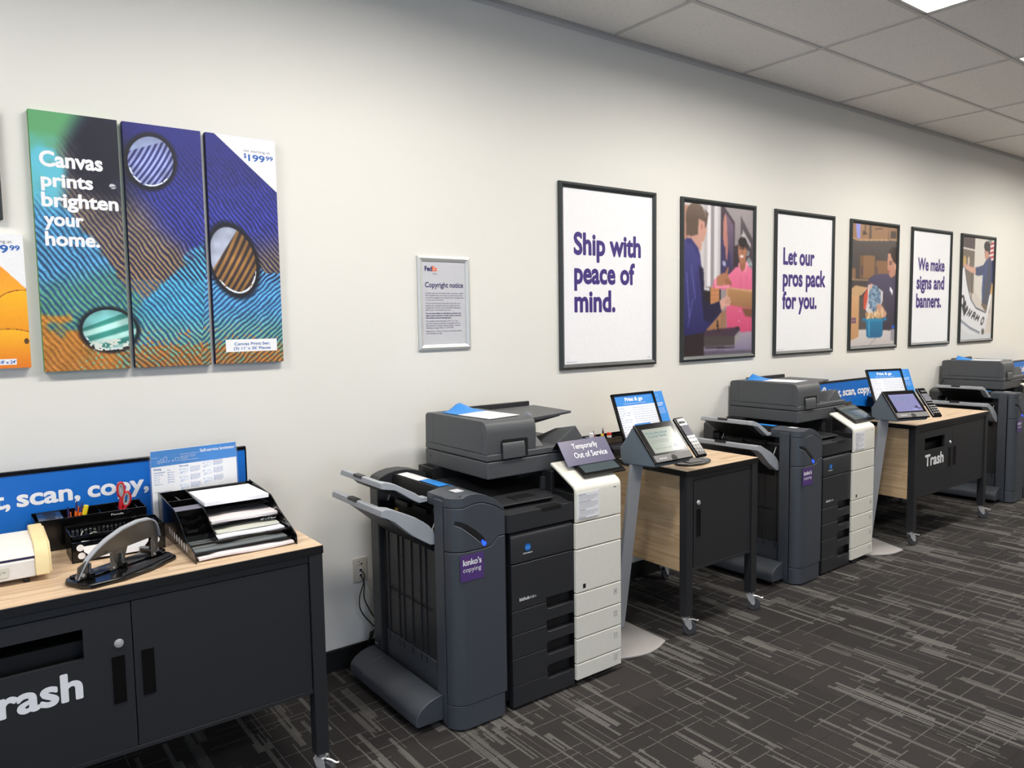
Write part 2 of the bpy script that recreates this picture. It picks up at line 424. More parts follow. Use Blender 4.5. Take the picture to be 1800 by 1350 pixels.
# shop window in the left wall (daylight behind the camera)
wy0, wy1, wz0, wz1 = -5.9, -2.9, .25, 2.75
struct(MB().box(X0-.12, wy1, -.1, X0, .12, ZC+.3).box(X0-.12, Y0-.12, -.1, X0, wy0, ZC+.3).box(X0-.12, wy0, -.1, X0, wy1, wz0).box(X0-.12, wy0, wz1, X0, wy1, ZC+.3).build('wall_left', 'wall_shell', smooth=False))
wf = MB()
for y in (wy0+.025, (wy0*2+wy1)/3, (wy0+2*wy1)/3, wy1-.025): wf.box(X0-.09, y-.025, wz0, X0-.03, y+.025, wz1)
for z in (wz0+.025, wz1-.025): wf.box(X0-.09, wy0, z-.025, X0-.03, wy1, z+.025)
struct(wf.build('window_1', 'table_metal'))
struct(MB().box(X0, -.012, 0, X1, 0, .103).build('baseboard_back', 'rubber_base', bev=.003))
ceil = MB()
lights = []
gx0, gy0, TX, TY = 3.234, -.60, 1.219, .61
for i in range(-3, 6):
    for yy in (gy0-TY, gy0-6*TY):
        x = gx0+2*TX*i
        if x > X0 and x+TX < X1 and (yy > -2 or i % 2): lights.append((x, yy))
def is_light(x, y):
    return any(abs(x-a) < .1 and abs(y-b) < .1 for a, b in lights)
xs = [X0]+[gx0+k*TX for k in range(-6, 11) if X0 < gx0+k*TX < X1]+[X1]
ys = [0, gy0]+[gy0-k*TY for k in range(1, 13)]+[Y0]
for i in range(len(xs)-1):
    for j in range(len(ys)-1):
        if is_light(xs[i], ys[j]): continue
        ceil.add([(xs[i], ys[j+1], ZC), (xs[i+1], ys[j+1], ZC), (xs[i+1], ys[j], ZC), (xs[i], ys[j], ZC)], [(0, 1, 2, 3)])
ceil.box(X0, Y0, ZC+.18, X1, .12, ZC+.3)
ceiling = struct(ceil.build('ceiling', 'ceiling_tile', smooth=False))
gr = MB()
for x in xs[1:-1]: gr.box(x-.011, Y0, ZC-.006, x+.011, 0, ZC+.001)
for y in ys[1:-1]: gr.box(X0, y-.011, ZC-.0065, X1, y+.011, ZC+.001)
g_ = gr.build('ceiling_grid', 'grid_white', ceiling, smooth=False)
struct(MB().box(X0, -.022, ZC-.007, X1, 0, ZC-.004).box(X0, -.003, ZC-.03, X1, 0, ZC-.004).build('trim_1', 'grid_white', smooth=False))
# recessed troffers
def troffer():
    t = thing('ceiling_light', 'recessed white ceiling light panel at the top right corner of the photo', 'ceiling light', (lights[0][0]+TX/2, lights[0][1]-TY/2, ZC), 'recessed ceiling lights')
    BASE[t.name] = Vector((0, 0, 0)); a, b = TX/2-.012, TY/2-.012
    f = MB(); f.box(-a, -b, -.004, a, -b+.02, .07).box(-a, b-.02, -.004, a, b, .07).box(-a, -b, -.004, -a+.02, b, .07).box(a-.02, -b, -.004, a, b, .07)
    f.box(-a, -b, .07, a, b, .075).build('frame', 'grid_white', t, local=True)
    q = MB(); n = 10; W = .16
    for s in (-1, 1):      # curved side reflectors, given a weak glow of their own
        prof = [(s*(W+(b-.02-W)*k/n), .066-.058*(k/n)**2) for k in range(n+1)]
        for k in range(n): q.add([(-a+.02, prof[k][0], prof[k][1]), (a-.02, prof[k][0], prof[k][1]), (a-.02, prof[k+1][0], prof[k+1][1]), (-a+.02, prof[k+1][0], prof[k+1][1])], [(0, 1, 2, 3)])
    q.build('reflector', 'reflector_glow', t, local=True)
    q = MB(); prof = [(-W+2*W*k/12, .062-.03*math.sin(PI*k/12)) for k in range(13)]
    for k in range(12): q.add([(-a+.02, *prof[k]), (a-.02, *prof[k]), (a-.02, *prof[k+1]), (-a+.02, *prof[k+1])], [(0, 1, 2, 3)])
    q.build('diffuser', 'diffuser', t, local=True)
    return t
emit('reflector_glow', (255, 250, 242), 1.6, (240, 240, 240))
t0 = troffer()
for k, (x, y) in enumerate(lights):
    t = t0 if k == 0 else copy_tree(t0)
    t.location = (x+TX/2, y-TY/2, ZC)
    if abs(y-(gy0-TY)) < .1 and abs(x-gx0) < .1: t['label'] = 'recessed ceiling light panel at the top edge, nearest the posters and nearest the camera'
    elif abs(y-(gy0-TY)) < .1 and abs(x-gx0-2*TX) < .1: t['label'] = 'recessed ceiling light panel whose corner just shows at the right edge'
    else: t['label'] = 'recessed ceiling light panel outside the picture'
# daylight outside the shop window
w = bpy.data.worlds.new('world'); S.world = w; w.use_nodes = True
w.node_tree.nodes['Background'].inputs[0].default_value = (.55, .72, 1, 1); w.node_tree.nodes['Background'].inputs[1].default_value = 2.6
MATS['diffuser'].node_tree.nodes['Principled BSDF'].inputs['Emission Strength'].default_value = 44
MATS['reflector_glow'].node_tree.nodes['Principled BSDF'].inputs['Emission Strength'].default_value = .5
S.view_settings.view_transform = 'Standard'; S.view_settings.look = 'None'; S.view_settings.gamma = 1
S.view_settings.use_curve_mapping = False; S.view_settings.exposure = 0.06
# ------------------------------------------------------------------ canvas triptych
CW, CH, CZ = .2885, .945, 1.4764
CX = (.299, .603, .908)
def feather(ix):
    W, H = 190, 600
    p = Pic(W, H)
    X = (CX[ix]-CX[0])+p.u*CW; Y = p.v*CH      # metres from the top-left corner of the set
    def nz(x, y, sc, seed):
        g = np.random.RandomState(seed).rand(64, 64); xi = x/sc; yi = y/sc
        x0 = np.floor(xi).astype(int); y0 = np.floor(yi).astype(int); fx = xi-x0; fy = yi-y0; fx = fx*fx*(3-2*fx); fy = fy*fy*(3-2*fy)
        q = lambda a, b: g[a % 64, b % 64]
        return (q(y0, x0)*(1-fx)+q(y0, x0+1)*fx)*(1-fy)+(q(y0+1, x0)*(1-fx)+q(y0+1, x0+1)*fx)*fy-.5
    lowf = nz(X+3, Y+3, .11, 5); mid = nz(X+3, Y+3, .03, 9); fin = nz(X+3, Y+3, .007, 11)
    one = np.ones((H, W, 3)); C = lambda *c: one*np.array(c, float)
    sm = lambda t: (lambda q: q*q*(3-2*q))(np.clip(t, 0, 1))
    def mixc(a, b, t): t = sm(t)[..., None]; return a*(1-t)+b*t
    # the barbs run down to the right on the left side, and up to the right beyond the shaft
    shaft = X-(.585-.10*(Y-.60))                                   # >0: right of the shaft
    low = Y-(.50+.25*(X-.60))                                       # lower right fan starts here
    right = (shaft > 0) & (low > .03*mid)
    wx, wy = X+.010*mid, Y+.010*nz(X+5, Y+1, .05, 21)
    phL = (-wx*.83+wy*.60)+.12*(wx-.3)*(wy-.4)+.01*lowf; phR = (wx*.66+wy*.78)+.10*(wx-.6)*(wy-.6)
    ph = np.where(right, phR, phL)
    st = .5+.5*np.sin(2*PI*ph*58+.5*mid)
    along = np.where(right, -wx*.78+wy*.66, wx*.60+wy*.83)
    hair = .5+.5*np.sin(2*PI*along*150+9*np.sin(2*PI*ph*58))
    # colours of the light barbs
    turq = mixc(C(86, 190, 224), C(88, 176, 150), (Y-.60-.5*X+.1*lowf)/.22+.5)
    lefta = mixc(C(96, 176, 224), C(120, 186, 150), (.35-Y)/.35)
    lefta = mixc(lefta, C(96, 168, 130), (Y-.58+.25*X)/.10)
    lefta = mixc(lefta, C(206, 140, 52), (Y-.72+.12*mid-.42*(X-.05))/.09)
    gold = mixc(C(150, 132, 104), C(168, 140, 96), (Y-.4)/.2)
    ind = mixc(C(56, 66, 172), C(40, 44, 124), (.36-Y)/.3)
    eye = mixc(gold, ind, ((X-.36)*1.05-(Y-.34)*.95)/.16+.5+.5*lowf)
    eye = mixc(eye, C(52, 72, 160), ((Y-.60)-(.10-.7*(X-.45)))/.06)
    bound = (Y-(.37+1.45*(X-.12)))+.06*lowf+.05*mid               # below: left vane colours
    t = sm(bound/.035+.5)
    col = eye*(1-t[..., None])+lefta*t[..., None]
    lowc = mixc(turq, C(130, 200, 170), (Y-.72)/.12)
    col = mixc(col, lowc, ((Y-.70)+1.0*(X-.33))/.04+.5+1.2*mid)
    col = np.where(right[..., None], mixc(C(96, 176, 226), C(118, 190, 160), (Y-.70)/.13), col)
    upr = (X > .585) & (Y < .50+.25*(X-.60)+.03*mid)
    col = np.where(upr[..., None], mixc(ind, C(140, 122, 96), (Y-.34-.25*(.9-X))/.18), col)
    col = mixc(col, C(190, 128, 60), (Y-.865+.25*fin+.25*mid*.3)/.03)
    drk = mixc(C(16, 15, 62), C(22, 56, 96), t*1.0)
    drk = np.where((Y > .60)[..., None], C(30, 66, 116), drk)
    drk = np.where((Y > .86)[..., None], C(92, 60, 40), drk)
    drk = mixc(drk, C(150, 92, 30), np.clip((Y-.72+.12*mid-.42*(X-.05))/.09, 0, 1)*(X < .26))
    amp = np.clip(.35+1.2*Y+.0*X, 0, 1)*np.where((X < .08) & (Y < .3), .25, 1)
    k = ((st**1.15)*amp)[..., None]
    base = col*(1-k)+drk*k
    base *= (1+.20*(hair-.5)*amp+.22*fin+.14*mid)[..., None]
    # plain dark and deep-blue areas at the top
    base = mixc(base, C(13, 15, 36), 1.35-np.hypot((X-.235)/.155, (Y-.115)/.235)+.35*mid)
    dk = sm((.16-Y)/.14+.4*lowf)*(X > .30)
    base = base*(1-.75*dk[..., None])+C(36, 40, 128)*.75*dk[..., None]
    base = mixc(base, C(92, 162, 108), ((.12-X)+(.16-Y)*.6)/.10)
    base = mixc(base, C(96, 190, 210), np.clip((.13-X)/.06, 0, 1)*np.clip((.40-Y)/.15, 0, 1)*np.clip((Y-.06)/.1, 0, 1)*(1+mid))
    def drop(cx, cy, rx, ry, a, pale, light, dark, cut, fr, d2=.9):
        ca, sa = math.cos(a), math.sin(a); dx, dy = X-cx, Y-cy
        u = (dx*ca+dy*sa)/rx; v = (-dx*sa+dy*ca)/ry; q = u*u+v*v
        nonlocal base
        rim = sm((1.42-q)/.45)[..., None]; base = base*(1-rim*.93)+C(9, 10, 20)*rim*.93
        sst = sm(.5+.75*np.sin(2*PI*(u*math.cos(d2)+v*math.sin(d2)+.10*v*v)*fr))
        ins = C(*light)*(1-sst[..., None])+C(*dark)*sst[..., None]
        w = sm((v*.9+.55*u-cut)/.06+.5); ins = C(*pale)*(1-w[..., None])+ins*w[..., None]
        ins *= (1.12-.28*q+.22*mid)[..., None]
        e = sm((.93-q)/.10)[..., None]; base = base*(1-e)+ins*e
        g = ((np.abs(q-.80) < .05) & (v > .42) & (np.abs(mid) > .06))[..., None]; base = np.where(g, C(220, 228, 238), base)
    drop(.40, .142, .088, .104, .25, (158, 172, 214), (150, 160, 212), (44, 50, 108), -.62, 5.2, .35)
    drop(.70, .515, .098, .150, -.25, (172, 180, 202), (150, 108, 58), (52, 40, 42), -.42, 5.0, .95)
    drop(.222, .795, .098, .082, .1, (120, 190, 190), (170, 214, 206), (50, 130, 120), -.50, 1.9, 1.1)
    drop(.262, .250, .013, .010, .3, (200, 200, 210), (200, 200, 210), (90, 90, 100), 0, 1)
    gl = ((X-.215)/.085)**2+((Y-.852)/.022)**2; base = np.where((gl < 1)[..., None] & ((fin+mid) > .05)[..., None], C(214, 220, 210), base)
    p.a = np.clip(base, 4, 250)
    if ix == 2:
        p.a[(Y < (X-.645)*.86)] = (236, 236, 240)
        p.a[(X > .652) & (X < .871) & (Y > .845) & (Y < .897)] = (240, 240, 242)
    return p
CN = ['left canvas of the feather triptych, white words Canvas prints brighten your home', 'middle canvas of the feather triptych with a water drop at its top', 'right canvas of the feather triptych with white price corner']
for ix in range(3):
    x = CX[ix]
    t = thing('canvas_print', CN[ix], 'canvas print', (x+CW/2, 0, CZ), 'feather triptych canvases')
    MB().box(x, -.0295, CZ, x+CW, -.001, CZ+CH).build('stretcher', 'canvas_side_green' if ix == 0 else 'canvas_side', t, bev=.003)
    feather(ix).build((x+.001, -.0301, CZ+.001), XR, ZU, CW-.002, CH-.002, 'canvas_cloth', t)
    if ix == 0:
        lettering([('Canvas', .325, 2.225, .205, .052), ('prints', .326, 2.153, .168, .046), ('brighten', .324, 2.081, None, .046), ('your', .328, 2.012, .128, .046), ('home.', .328, 1.940, .177, .046)][:2]
                  + [('brighten', .324, 2.081, .252, .048), ('your', .328, 2.012, .128, .046), ('home.', .328, 1.940, .177, .048)],
                  (0, -.0306, 0), XR, ZU, 'print_white', t, bold=.036)
    if ix == 2:
        lettering([('set starting at', 1.061, 2.361, .111, .011)], (0, -.0306, 0), XR, ZU, 'print_grey', t, bold=0)
        lettering([('$', 1.061, 2.336, .011, .018), ('199', 1.079, 2.325, .070, .026), ('99', 1.153, 2.334, .031, .017), ('Canvas Print Set:', .987, 1.553, .150, .0115, .014), ("(3) 11' x 36' Pieces", .984, 1.534, .157, .0115, .014)], (0, -.0306, 0), XR, ZU, 'print_blue', t, bold=.025)
# mango canvas and dark canvas, cut by the left edge of the photo
mx0, mx1, mz0, mz1 = -.371, .259, 1.496, 1.974
t = thing('canvas_print', 'canvas print of yellow mangoes with price corner, cut by the left edge', 'canvas print', ((mx0+mx1)/2, 0, mz0))
MB().box(mx0, -.0295, mz0, mx1, -.001, mz1).build('stretcher', 'canvas_white', t, bev=.003)
p = Pic(280, 210, (206, 110, 20))
p.fill(p.v > .55, (214, 120, 20), (196, 74, 20))
for cx, cy, rx, ry, c, c2 in ((.2, .3, .2, .25, (240, 190, 40), (220, 110, 20)), (.5, .25, .2, .3, (250, 180, 30), (230, 90, 30)), (.45, .75, .22, .22, (245, 180, 30), (220, 90, 20)),
        (.80, .46, .2, .30, (250, 150, 40), (246, 196, 36)), (.98, .62, .16, .20, (252, 186, 24), (232, 140, 16)), (.90, .88, .2, .17, (250, 184, 28), (226, 120, 20)), (.15, .8, .2, .2, (240, 160, 30), (200, 70, 30))):
    p.ell(cx, cy, rx*1.03, ry*1.04, (150, 70, 14)); p.ell(cx, cy, rx, ry, c, c2)
p.ell(.985, .80, .012, .022, (90, 60, 20))
p.poly([(.72, 0), (1.01, 0), (1.01, .42)], (238, 238, 240)); p.poly([(.70, .93), (.93, .93), (.93, .975), (.70, .975)], (240, 240, 242))
p.noise(10); p.build((mx0, -.0301, mz0), XR, ZU, mx1-mx0, mz1-mz0, 'canvas_cloth', t)
lettering([('starting at', .150, 1.941, .075, .011)], (0, -.0306, 0), XR, ZU, 'print_grey', t, bold=0)
lettering([('$', .128, 1.918, .011, .018), ('139', .144, 1.907, .069, .026), ('99', .217, 1.916, .031, .017), ("Canvas Print: 18' x 24'", .075, 1.513, .138, .011)], (0, -.0306, 0), XR, ZU, 'print_blue', t, bold=.025)
t = thing('canvas_print', 'dark grey canvas edge at the far left, above the mango canvas', 'canvas print', (-.08, 0, 2.023))
MB().box(-.37, -.0295, 2.023, .205, -.001, 2.412).build('stretcher', 'canvas_dark', t, bev=.003)
# ------------------------------------------------------------------ framed pieces
def frame(t, x0, x1, z0, z1, y, wd, dp, m):
    f = MB()
    A = [(x0, z0), (x1, z0), (x1, z1), (x0, z1)]; B = [(x0+wd, z0+wd), (x1-wd, z0+wd), (x1-wd, z1-wd), (x0+wd, z1-wd)]
    mid = [(x0+wd*.45, z0+wd*.45), (x1-wd*.45, z0+wd*.45), (x1-wd*.45, z1-wd*.45), (x0+wd*.45, z1-wd*.45)]
    for i in range(4):       # mitred mouldings
        j = (i+1) % 4; g = .0006
        a, b, c, d, e, h = A[i], A[j], B[j], B[i], mid[i], mid[j]
        f.add([(a[0], y+dp*0, a[1]), (b[0], y, b[1]), (c[0], y, c[1]), (d[0], y, d[1]),
               (a[0], y-dp*.7, a[1]), (b[0], y-dp*.7, b[1]), (h[0], y-dp, h[1]), (e[0], y-dp, e[1]), (d[0], y-dp*.55, d[1]), (c[0], y-dp*.55, c[1])],
              [(0, 1, 5, 4), (4, 5, 6, 7), (7, 6, 9, 8), (8, 9, 2, 3), (0, 3, 2, 1), (0, 4, 7, 8, 3), (1, 2, 9, 6, 5)])
    return f.build('frame', m, t, ang=20)
nx0, nx1, nz0, nz1 = 1.892, 2.201, 1.498, 1.966
t = thing('notice_frame', 'silver snap frame holding the Copyright notice on the wall', 'picture frame', ((nx0+nx1)/2, 0, nz0))
frame(t, nx0, nx1, nz0, nz1, -.001, .026, .014, 'frame_silver')
MB().box(nx0+.02, -.005, nz0+.02, nx1-.02, -.001, nz1-.02).build('sheet', 'sheet_grey', t, smooth=False)
yl = (0, -.0055, 0)
lettering([('Fed', 1.936, 1.892, .0425, .0225)], yl, XR, ZU, 'print_navy', t, bold=.04)
lettering([('Ex', 1.9795, 1.892, .029, .0225)], yl, XR, ZU, 'print_orange', t, bold=.04)
lettering([('Office', 1.981, 1.874, .026, .0085)], yl, XR, ZU, 'print_grey', t, bold=0)
lettering([('Copyright notice', 1.936, 1.811, .226, .025)], yl, XR, ZU, 'print_navy', t, bold=.02)
body = [('Copyright owners have the exclusive right to reproduce or modify', .224), ('their copyrighted work. Do not copy or print the material unless', .218), ('you own the copyrights or have the right from the copyright owner', .226), ('to copy or print such material.', .104), None,
        ('The store cannot grant you these rights. If you wish to use', .206), ('someone elses copyrighted content, you should contact the', .203), ('copyright owner directly. You are responsible for obtaining the', .208), ('rights to copy or print materials at our store.', .145), None,
        ('*If you are unsure whether you hold rights to a particular work,', .210), ('*please consult an attorney or another advisor as the store', .209), ('*team members cannot provide legal advice.', .150), None,
        ('The copyright law of the United States (Title 17, U.S. Code)', .190), ('governs the making of reproductions of copyrighted work. For', .202), ('more information on the laws regarding copyrights, contact the', .206), ('United States Copyright Office at 1 202 707 3000.', .162), None,
        ('Please see our Terms of service, at the store website,', .212), ('which may affect your rights.', .094)]
z = 1.7785; it = []
for b in body:
    if b is None: z -= .0055; continue
    s_, w_ = b; bd = .0
    if s_[0] == '*': s_ = s_[1:]; bd = .025
    it.append((s_, 1.937, z, w_, .0072, bd)); z -= .0112
lettering(it, yl, XR, ZU, 'print_navy', t)
# six black framed posters
PW, PZ0, PZ1 = .797, 1.3514, 2.4158
PX = [2.811, 3.845, 4.872, 5.907, 6.937, 7.938]
PL = ['black framed white poster reading Ship with peace of mind', 'black framed photo poster of two men handing over a cardboard box', 'black framed white poster reading Let our pros pack for you',
      'black framed photo poster of a woman packing a blue pot', 'black framed white poster reading We make signs and banners', 'black framed photo poster of a man holding up a white banner']
def poster_handover():
    p = Pic(170, 230, (150, 140, 142))
    # background: window bays, dark picture, shelves
    p.poly([(.30, 0), (1, 0), (1, .55), (.30, .55)], (158, 150, 152), (128, 118, 120))
    p.poly([(0, 0), (.33, 0), (.33, .6), (0, .6)], (206, 200, 200)); p.poly([(.0, .02), (.06, .02), (.06, .25), (0, .25)], (176, 130, 112))
    for k, c in enumerate(((188, 182, 184), (226, 222, 224), (150, 144, 148), (214, 210, 212), (190, 186, 190))): p.poly([(.27+k*.05, 0), (.32+k*.05, 0), (.32+k*.05, .55), (.27+k*.05, .55)], c)
    p.poly([(.51, 0), (.56, 0), (.72, .10), (.72, .5), (.51, .5)], (66, 52, 62)); p.poly([(.57, .03), (.70, .12), (.70, .42), (.57, .40)], (120, 96, 118), (70, 62, 90))
    p.poly([(.52, .20), (.60, .22), (.66, .34), (.66, .5), (.52, .5)], (60, 54, 92)); p.ell(.575, .16, .03, .11, (190, 130, 118)); p.ell(.60, .26, .018, .10, (180, 120, 110)); p.poly([(.54, .36), (.59, .37), (.59, .40), (.54, .39)], (170, 170, 200))
    p.poly([(.81, .05), (.99, .20), (.99, .52), (.81, .45)], (88, 78, 84), (50, 42, 48)); p.poly([(.84, .14), (.97, .24), (.97, .27), (.84, .17)], (180, 174, 176))
    p.ell(.84, .21, .03, .04, (190, 186, 188)); p.ell(.94, .38, .05, .04, (170, 176, 176)); p.poly([(.70, .26), (.82, .24), (.82, .42), (.70, .46)], (56, 46, 54))
    for k in range(5): p.ell(.92+.02*(k % 3), .30+.05*k, .03, .02, (130, 136, 138))
    # counter and display behind
    p.poly([(.27, .54), (.37, .54), (.37, .62), (.27, .62)], (60, 50, 52)); p.poly([(.27, .54), (.36, .545), (.36, .565), (.27, .56)], (206, 206, 210))
    p.poly([(.27, .57), (.37, .57), (.37, .70), (.27, .70)], (40, 34, 34)); p.poly([(.37, .54), (.51, .54), (.51, .70), (.37, .68)], (192, 132, 90)); p.poly([(.50, .54), (.52, .54), (.52, .85), (.50, .85)], (34, 30, 36))
    for k in range(4): p.line(.38, .565+k*.03, .50, .56+k*.03, .004, (150, 100, 66))
    # man in pink
    p.poly([(.60, .47), (.66, .44), (.74, .40), (.80, .395), (.92, .385), (.99, .41), (1.0, .60), (1.0, .90), (.62, .86), (.60, .70), (.62, .56), (.50, .55), (.40, .545), (.42, .49)], (226, 120, 152), (196, 70, 108))
    p.poly([(.42, .49), (.50, .46), (.64, .45), (.64, .54), (.44, .55)], (232, 140, 166)); p.line(.82, .45, .80, .85, .006, (196, 84, 120)); p.line(.90, .45, .93, .85, .008, (206, 92, 126))
    p.poly([(.77, .38), (.83, .43), (.86, .39), (.88, .44), (.93, .37), (.90, .36), (.80, .36)], (236, 150, 172)); p.poly([(.79, .34), (.89, .34), (.88, .41), (.83, .43), (.80, .40)], (150, 98, 76))
    p.ell(.835, .290, .062, .090, (190, 134, 106), (164, 108, 84)); p.ell(.84, .228, .066, .036, (34, 28, 30)); p.poly([(.88, .22), (.915, .25), (.905, .31), (.89, .30)], (38, 30, 32))
    p.poly([(.775, .235), (.89, .235), (.885, .25), (.78, .252)], (38, 30, 30)); p.ell(.81, .272, .014, .006, (40, 28, 26)); p.ell(.852, .272, .014, .006, (40, 28, 26)); p.line(.795, .260, .825, .258, .006, (40, 28, 26)); p.line(.84, .258, .87, .260, .006, (40, 28, 26))
    p.poly([(.826, .27), (.838, .27), (.845, .305), (.822, .307)], (140, 88, 66)); p.ell(.828, .325, .026, .010, (236, 230, 226)); p.ell(.828, .336, .02, .004, (150, 70, 66)); p.ell(.897, .285, .010, .022, (160, 104, 82))
    p.poly([(.46, .47), (.56, .44), (.62, .45), (.66, .49), (.68, .52), (.60, .525), (.52, .53), (.46, .53)], (170, 116, 88)); p.poly([(.58, .44), (.62, .40), (.635, .41), (.615, .46)], (166, 110, 84))
    for k in range(3): p.line(.58, .48+k*.012, .675, .505+k*.010, .004, (120, 76, 56))
    # box
    p.poly([(.60, .545), (1.0, .565), (1.0, .685), (.60, .655)], (176, 132, 92), (150, 108, 74)); p.poly([(.60, .545), (.63, .54), (1.0, .555), (1.0, .57)], (204, 164, 124)); p.poly([(.60, .545), (.622, .548), (.622, .66), (.60, .655)], (190, 148, 108))
    p.poly([(.84, .68), (1.0, .69), (1.0, .745), (.90, .74), (.86, .71)], (120, 80, 60))
    for k in range(3): p.ell(.80-.003*k, .70+.07*k, .006, .005, (240, 220, 226))
    # box and scale on the counter
    p.poly([(.30, .76), (.52, .69), (.52, .82), (.30, .85)], (176, 128, 90), (150, 108, 78)); p.poly([(.52, .71), (.60, .69), (.60, .82), (.52, .84)], (150, 112, 88))
    p.poly([(.28, .83), (.80, .81), (.80, .87), (.28, .89)], (40, 32, 40)); p.poly([(.60, .815), (.72, .813), (.72, .85), (.60, .86)], (140, 70, 100))
    p.poly([(.26, .86), (1.0, .845), (1.0, 1), (.26, 1)], (160, 148, 162), (120, 112, 136))
    p.poly([(.27, .865), (.73, .872), (.73, .935), (.27, .935)], (74, 66, 66)); p.poly([(.73, .872), (.82, .83), (.82, .89), (.73, .935)], (146, 140, 142)); p.poly([(.27, .865), (.73, .872), (.82, .83), (.70, .815), (.30, .83)], (70, 52, 66)); p.poly([(.30, .94), (.74, .945), (.72, .955), (.30, .95)], (40, 36, 40))
    p.line(.47, .76, .49, .84, .016, (30, 28, 32)); p.line(.46, .80, .49, .80, .012, (30, 28, 32))
    p.poly([(.26, .965), (.99, .975), (.99, 1), (.26, 1)], (92, 86, 100))
    # man in navy shirt, back to us
    p.poly([(-.01, .24), (.08, .24), (.16, .28), (.22, .32), (.24, .40), (.27, .45), (.29, .62), (.36, .66), (.52, .63), (.54, .70), (.46, .75), (.36, .80), (.28, .84), (.24, .86), (-.01, .86)], (72, 70, 130), (44, 42, 92))
    p.poly([(.20, .40), (.27, .42), (.29, .62), (.38, .655), (.52, .63), (.54, .70), (.38, .78), (.28, .76)], (40, 36, 62)); p.line(.10, .40, .16, .62, .012, (96, 94, 158)); p.line(.04, .45, .08, .75, .014, (98, 96, 160)); p.line(.13, .62, .06, .80, .012, (88, 86, 150)); p.line(.18, .45, .20, .60, .010, (52, 50, 98))
    p.poly([(0, .86), (.28, .84), (.28, 1), (0, 1)], (48, 38, 42))
    p.poly([(.08, .20), (.20, .20), (.25, .26), (.23, .31), (.17, .28), (.06, .23)], (196, 150, 134)); p.poly([(.03, .23), (.10, .23), (.20, .29), (.23, .36), (.20, .35), (.12, .27), (.03, .26)], (58, 56, 112))
    p.ell(.16, .10, .135, .105, (112, 92, 80), (84, 68, 60)); p.poly([(.03, .10), (.20, .08), (.20, .20), (.10, .215), (.03, .21)], (96, 78, 68)); p.poly([(.20, .10), (.31, .12), (.31, .18), (.27, .245), (.22, .25), (.19, .20)], (198, 150, 134)); p.poly([(.28, .09), (.33, .07), (.31, .14), (.29, .155)], (90, 72, 62))
    p.ell(.245, .145, .024, .034, (206, 150, 136)); p.ell(.245, .148, .012, .02, (176, 118, 104)); p.poly([(.28, .03), (.34, .06), (.30, .09)], (104, 84, 74))
    p.poly([(.50, .63), (.60, .60), (.645, .605), (.66, .62), (.67, .64), (.65, .665), (.58, .67), (.53, .70)], (206, 158, 142))
    for k in range(3): p.line(.58, .615+k*.014, .66, .625+k*.012, .004, (164, 114, 100))
    p.soft(2); p.noise(6, 2); return p
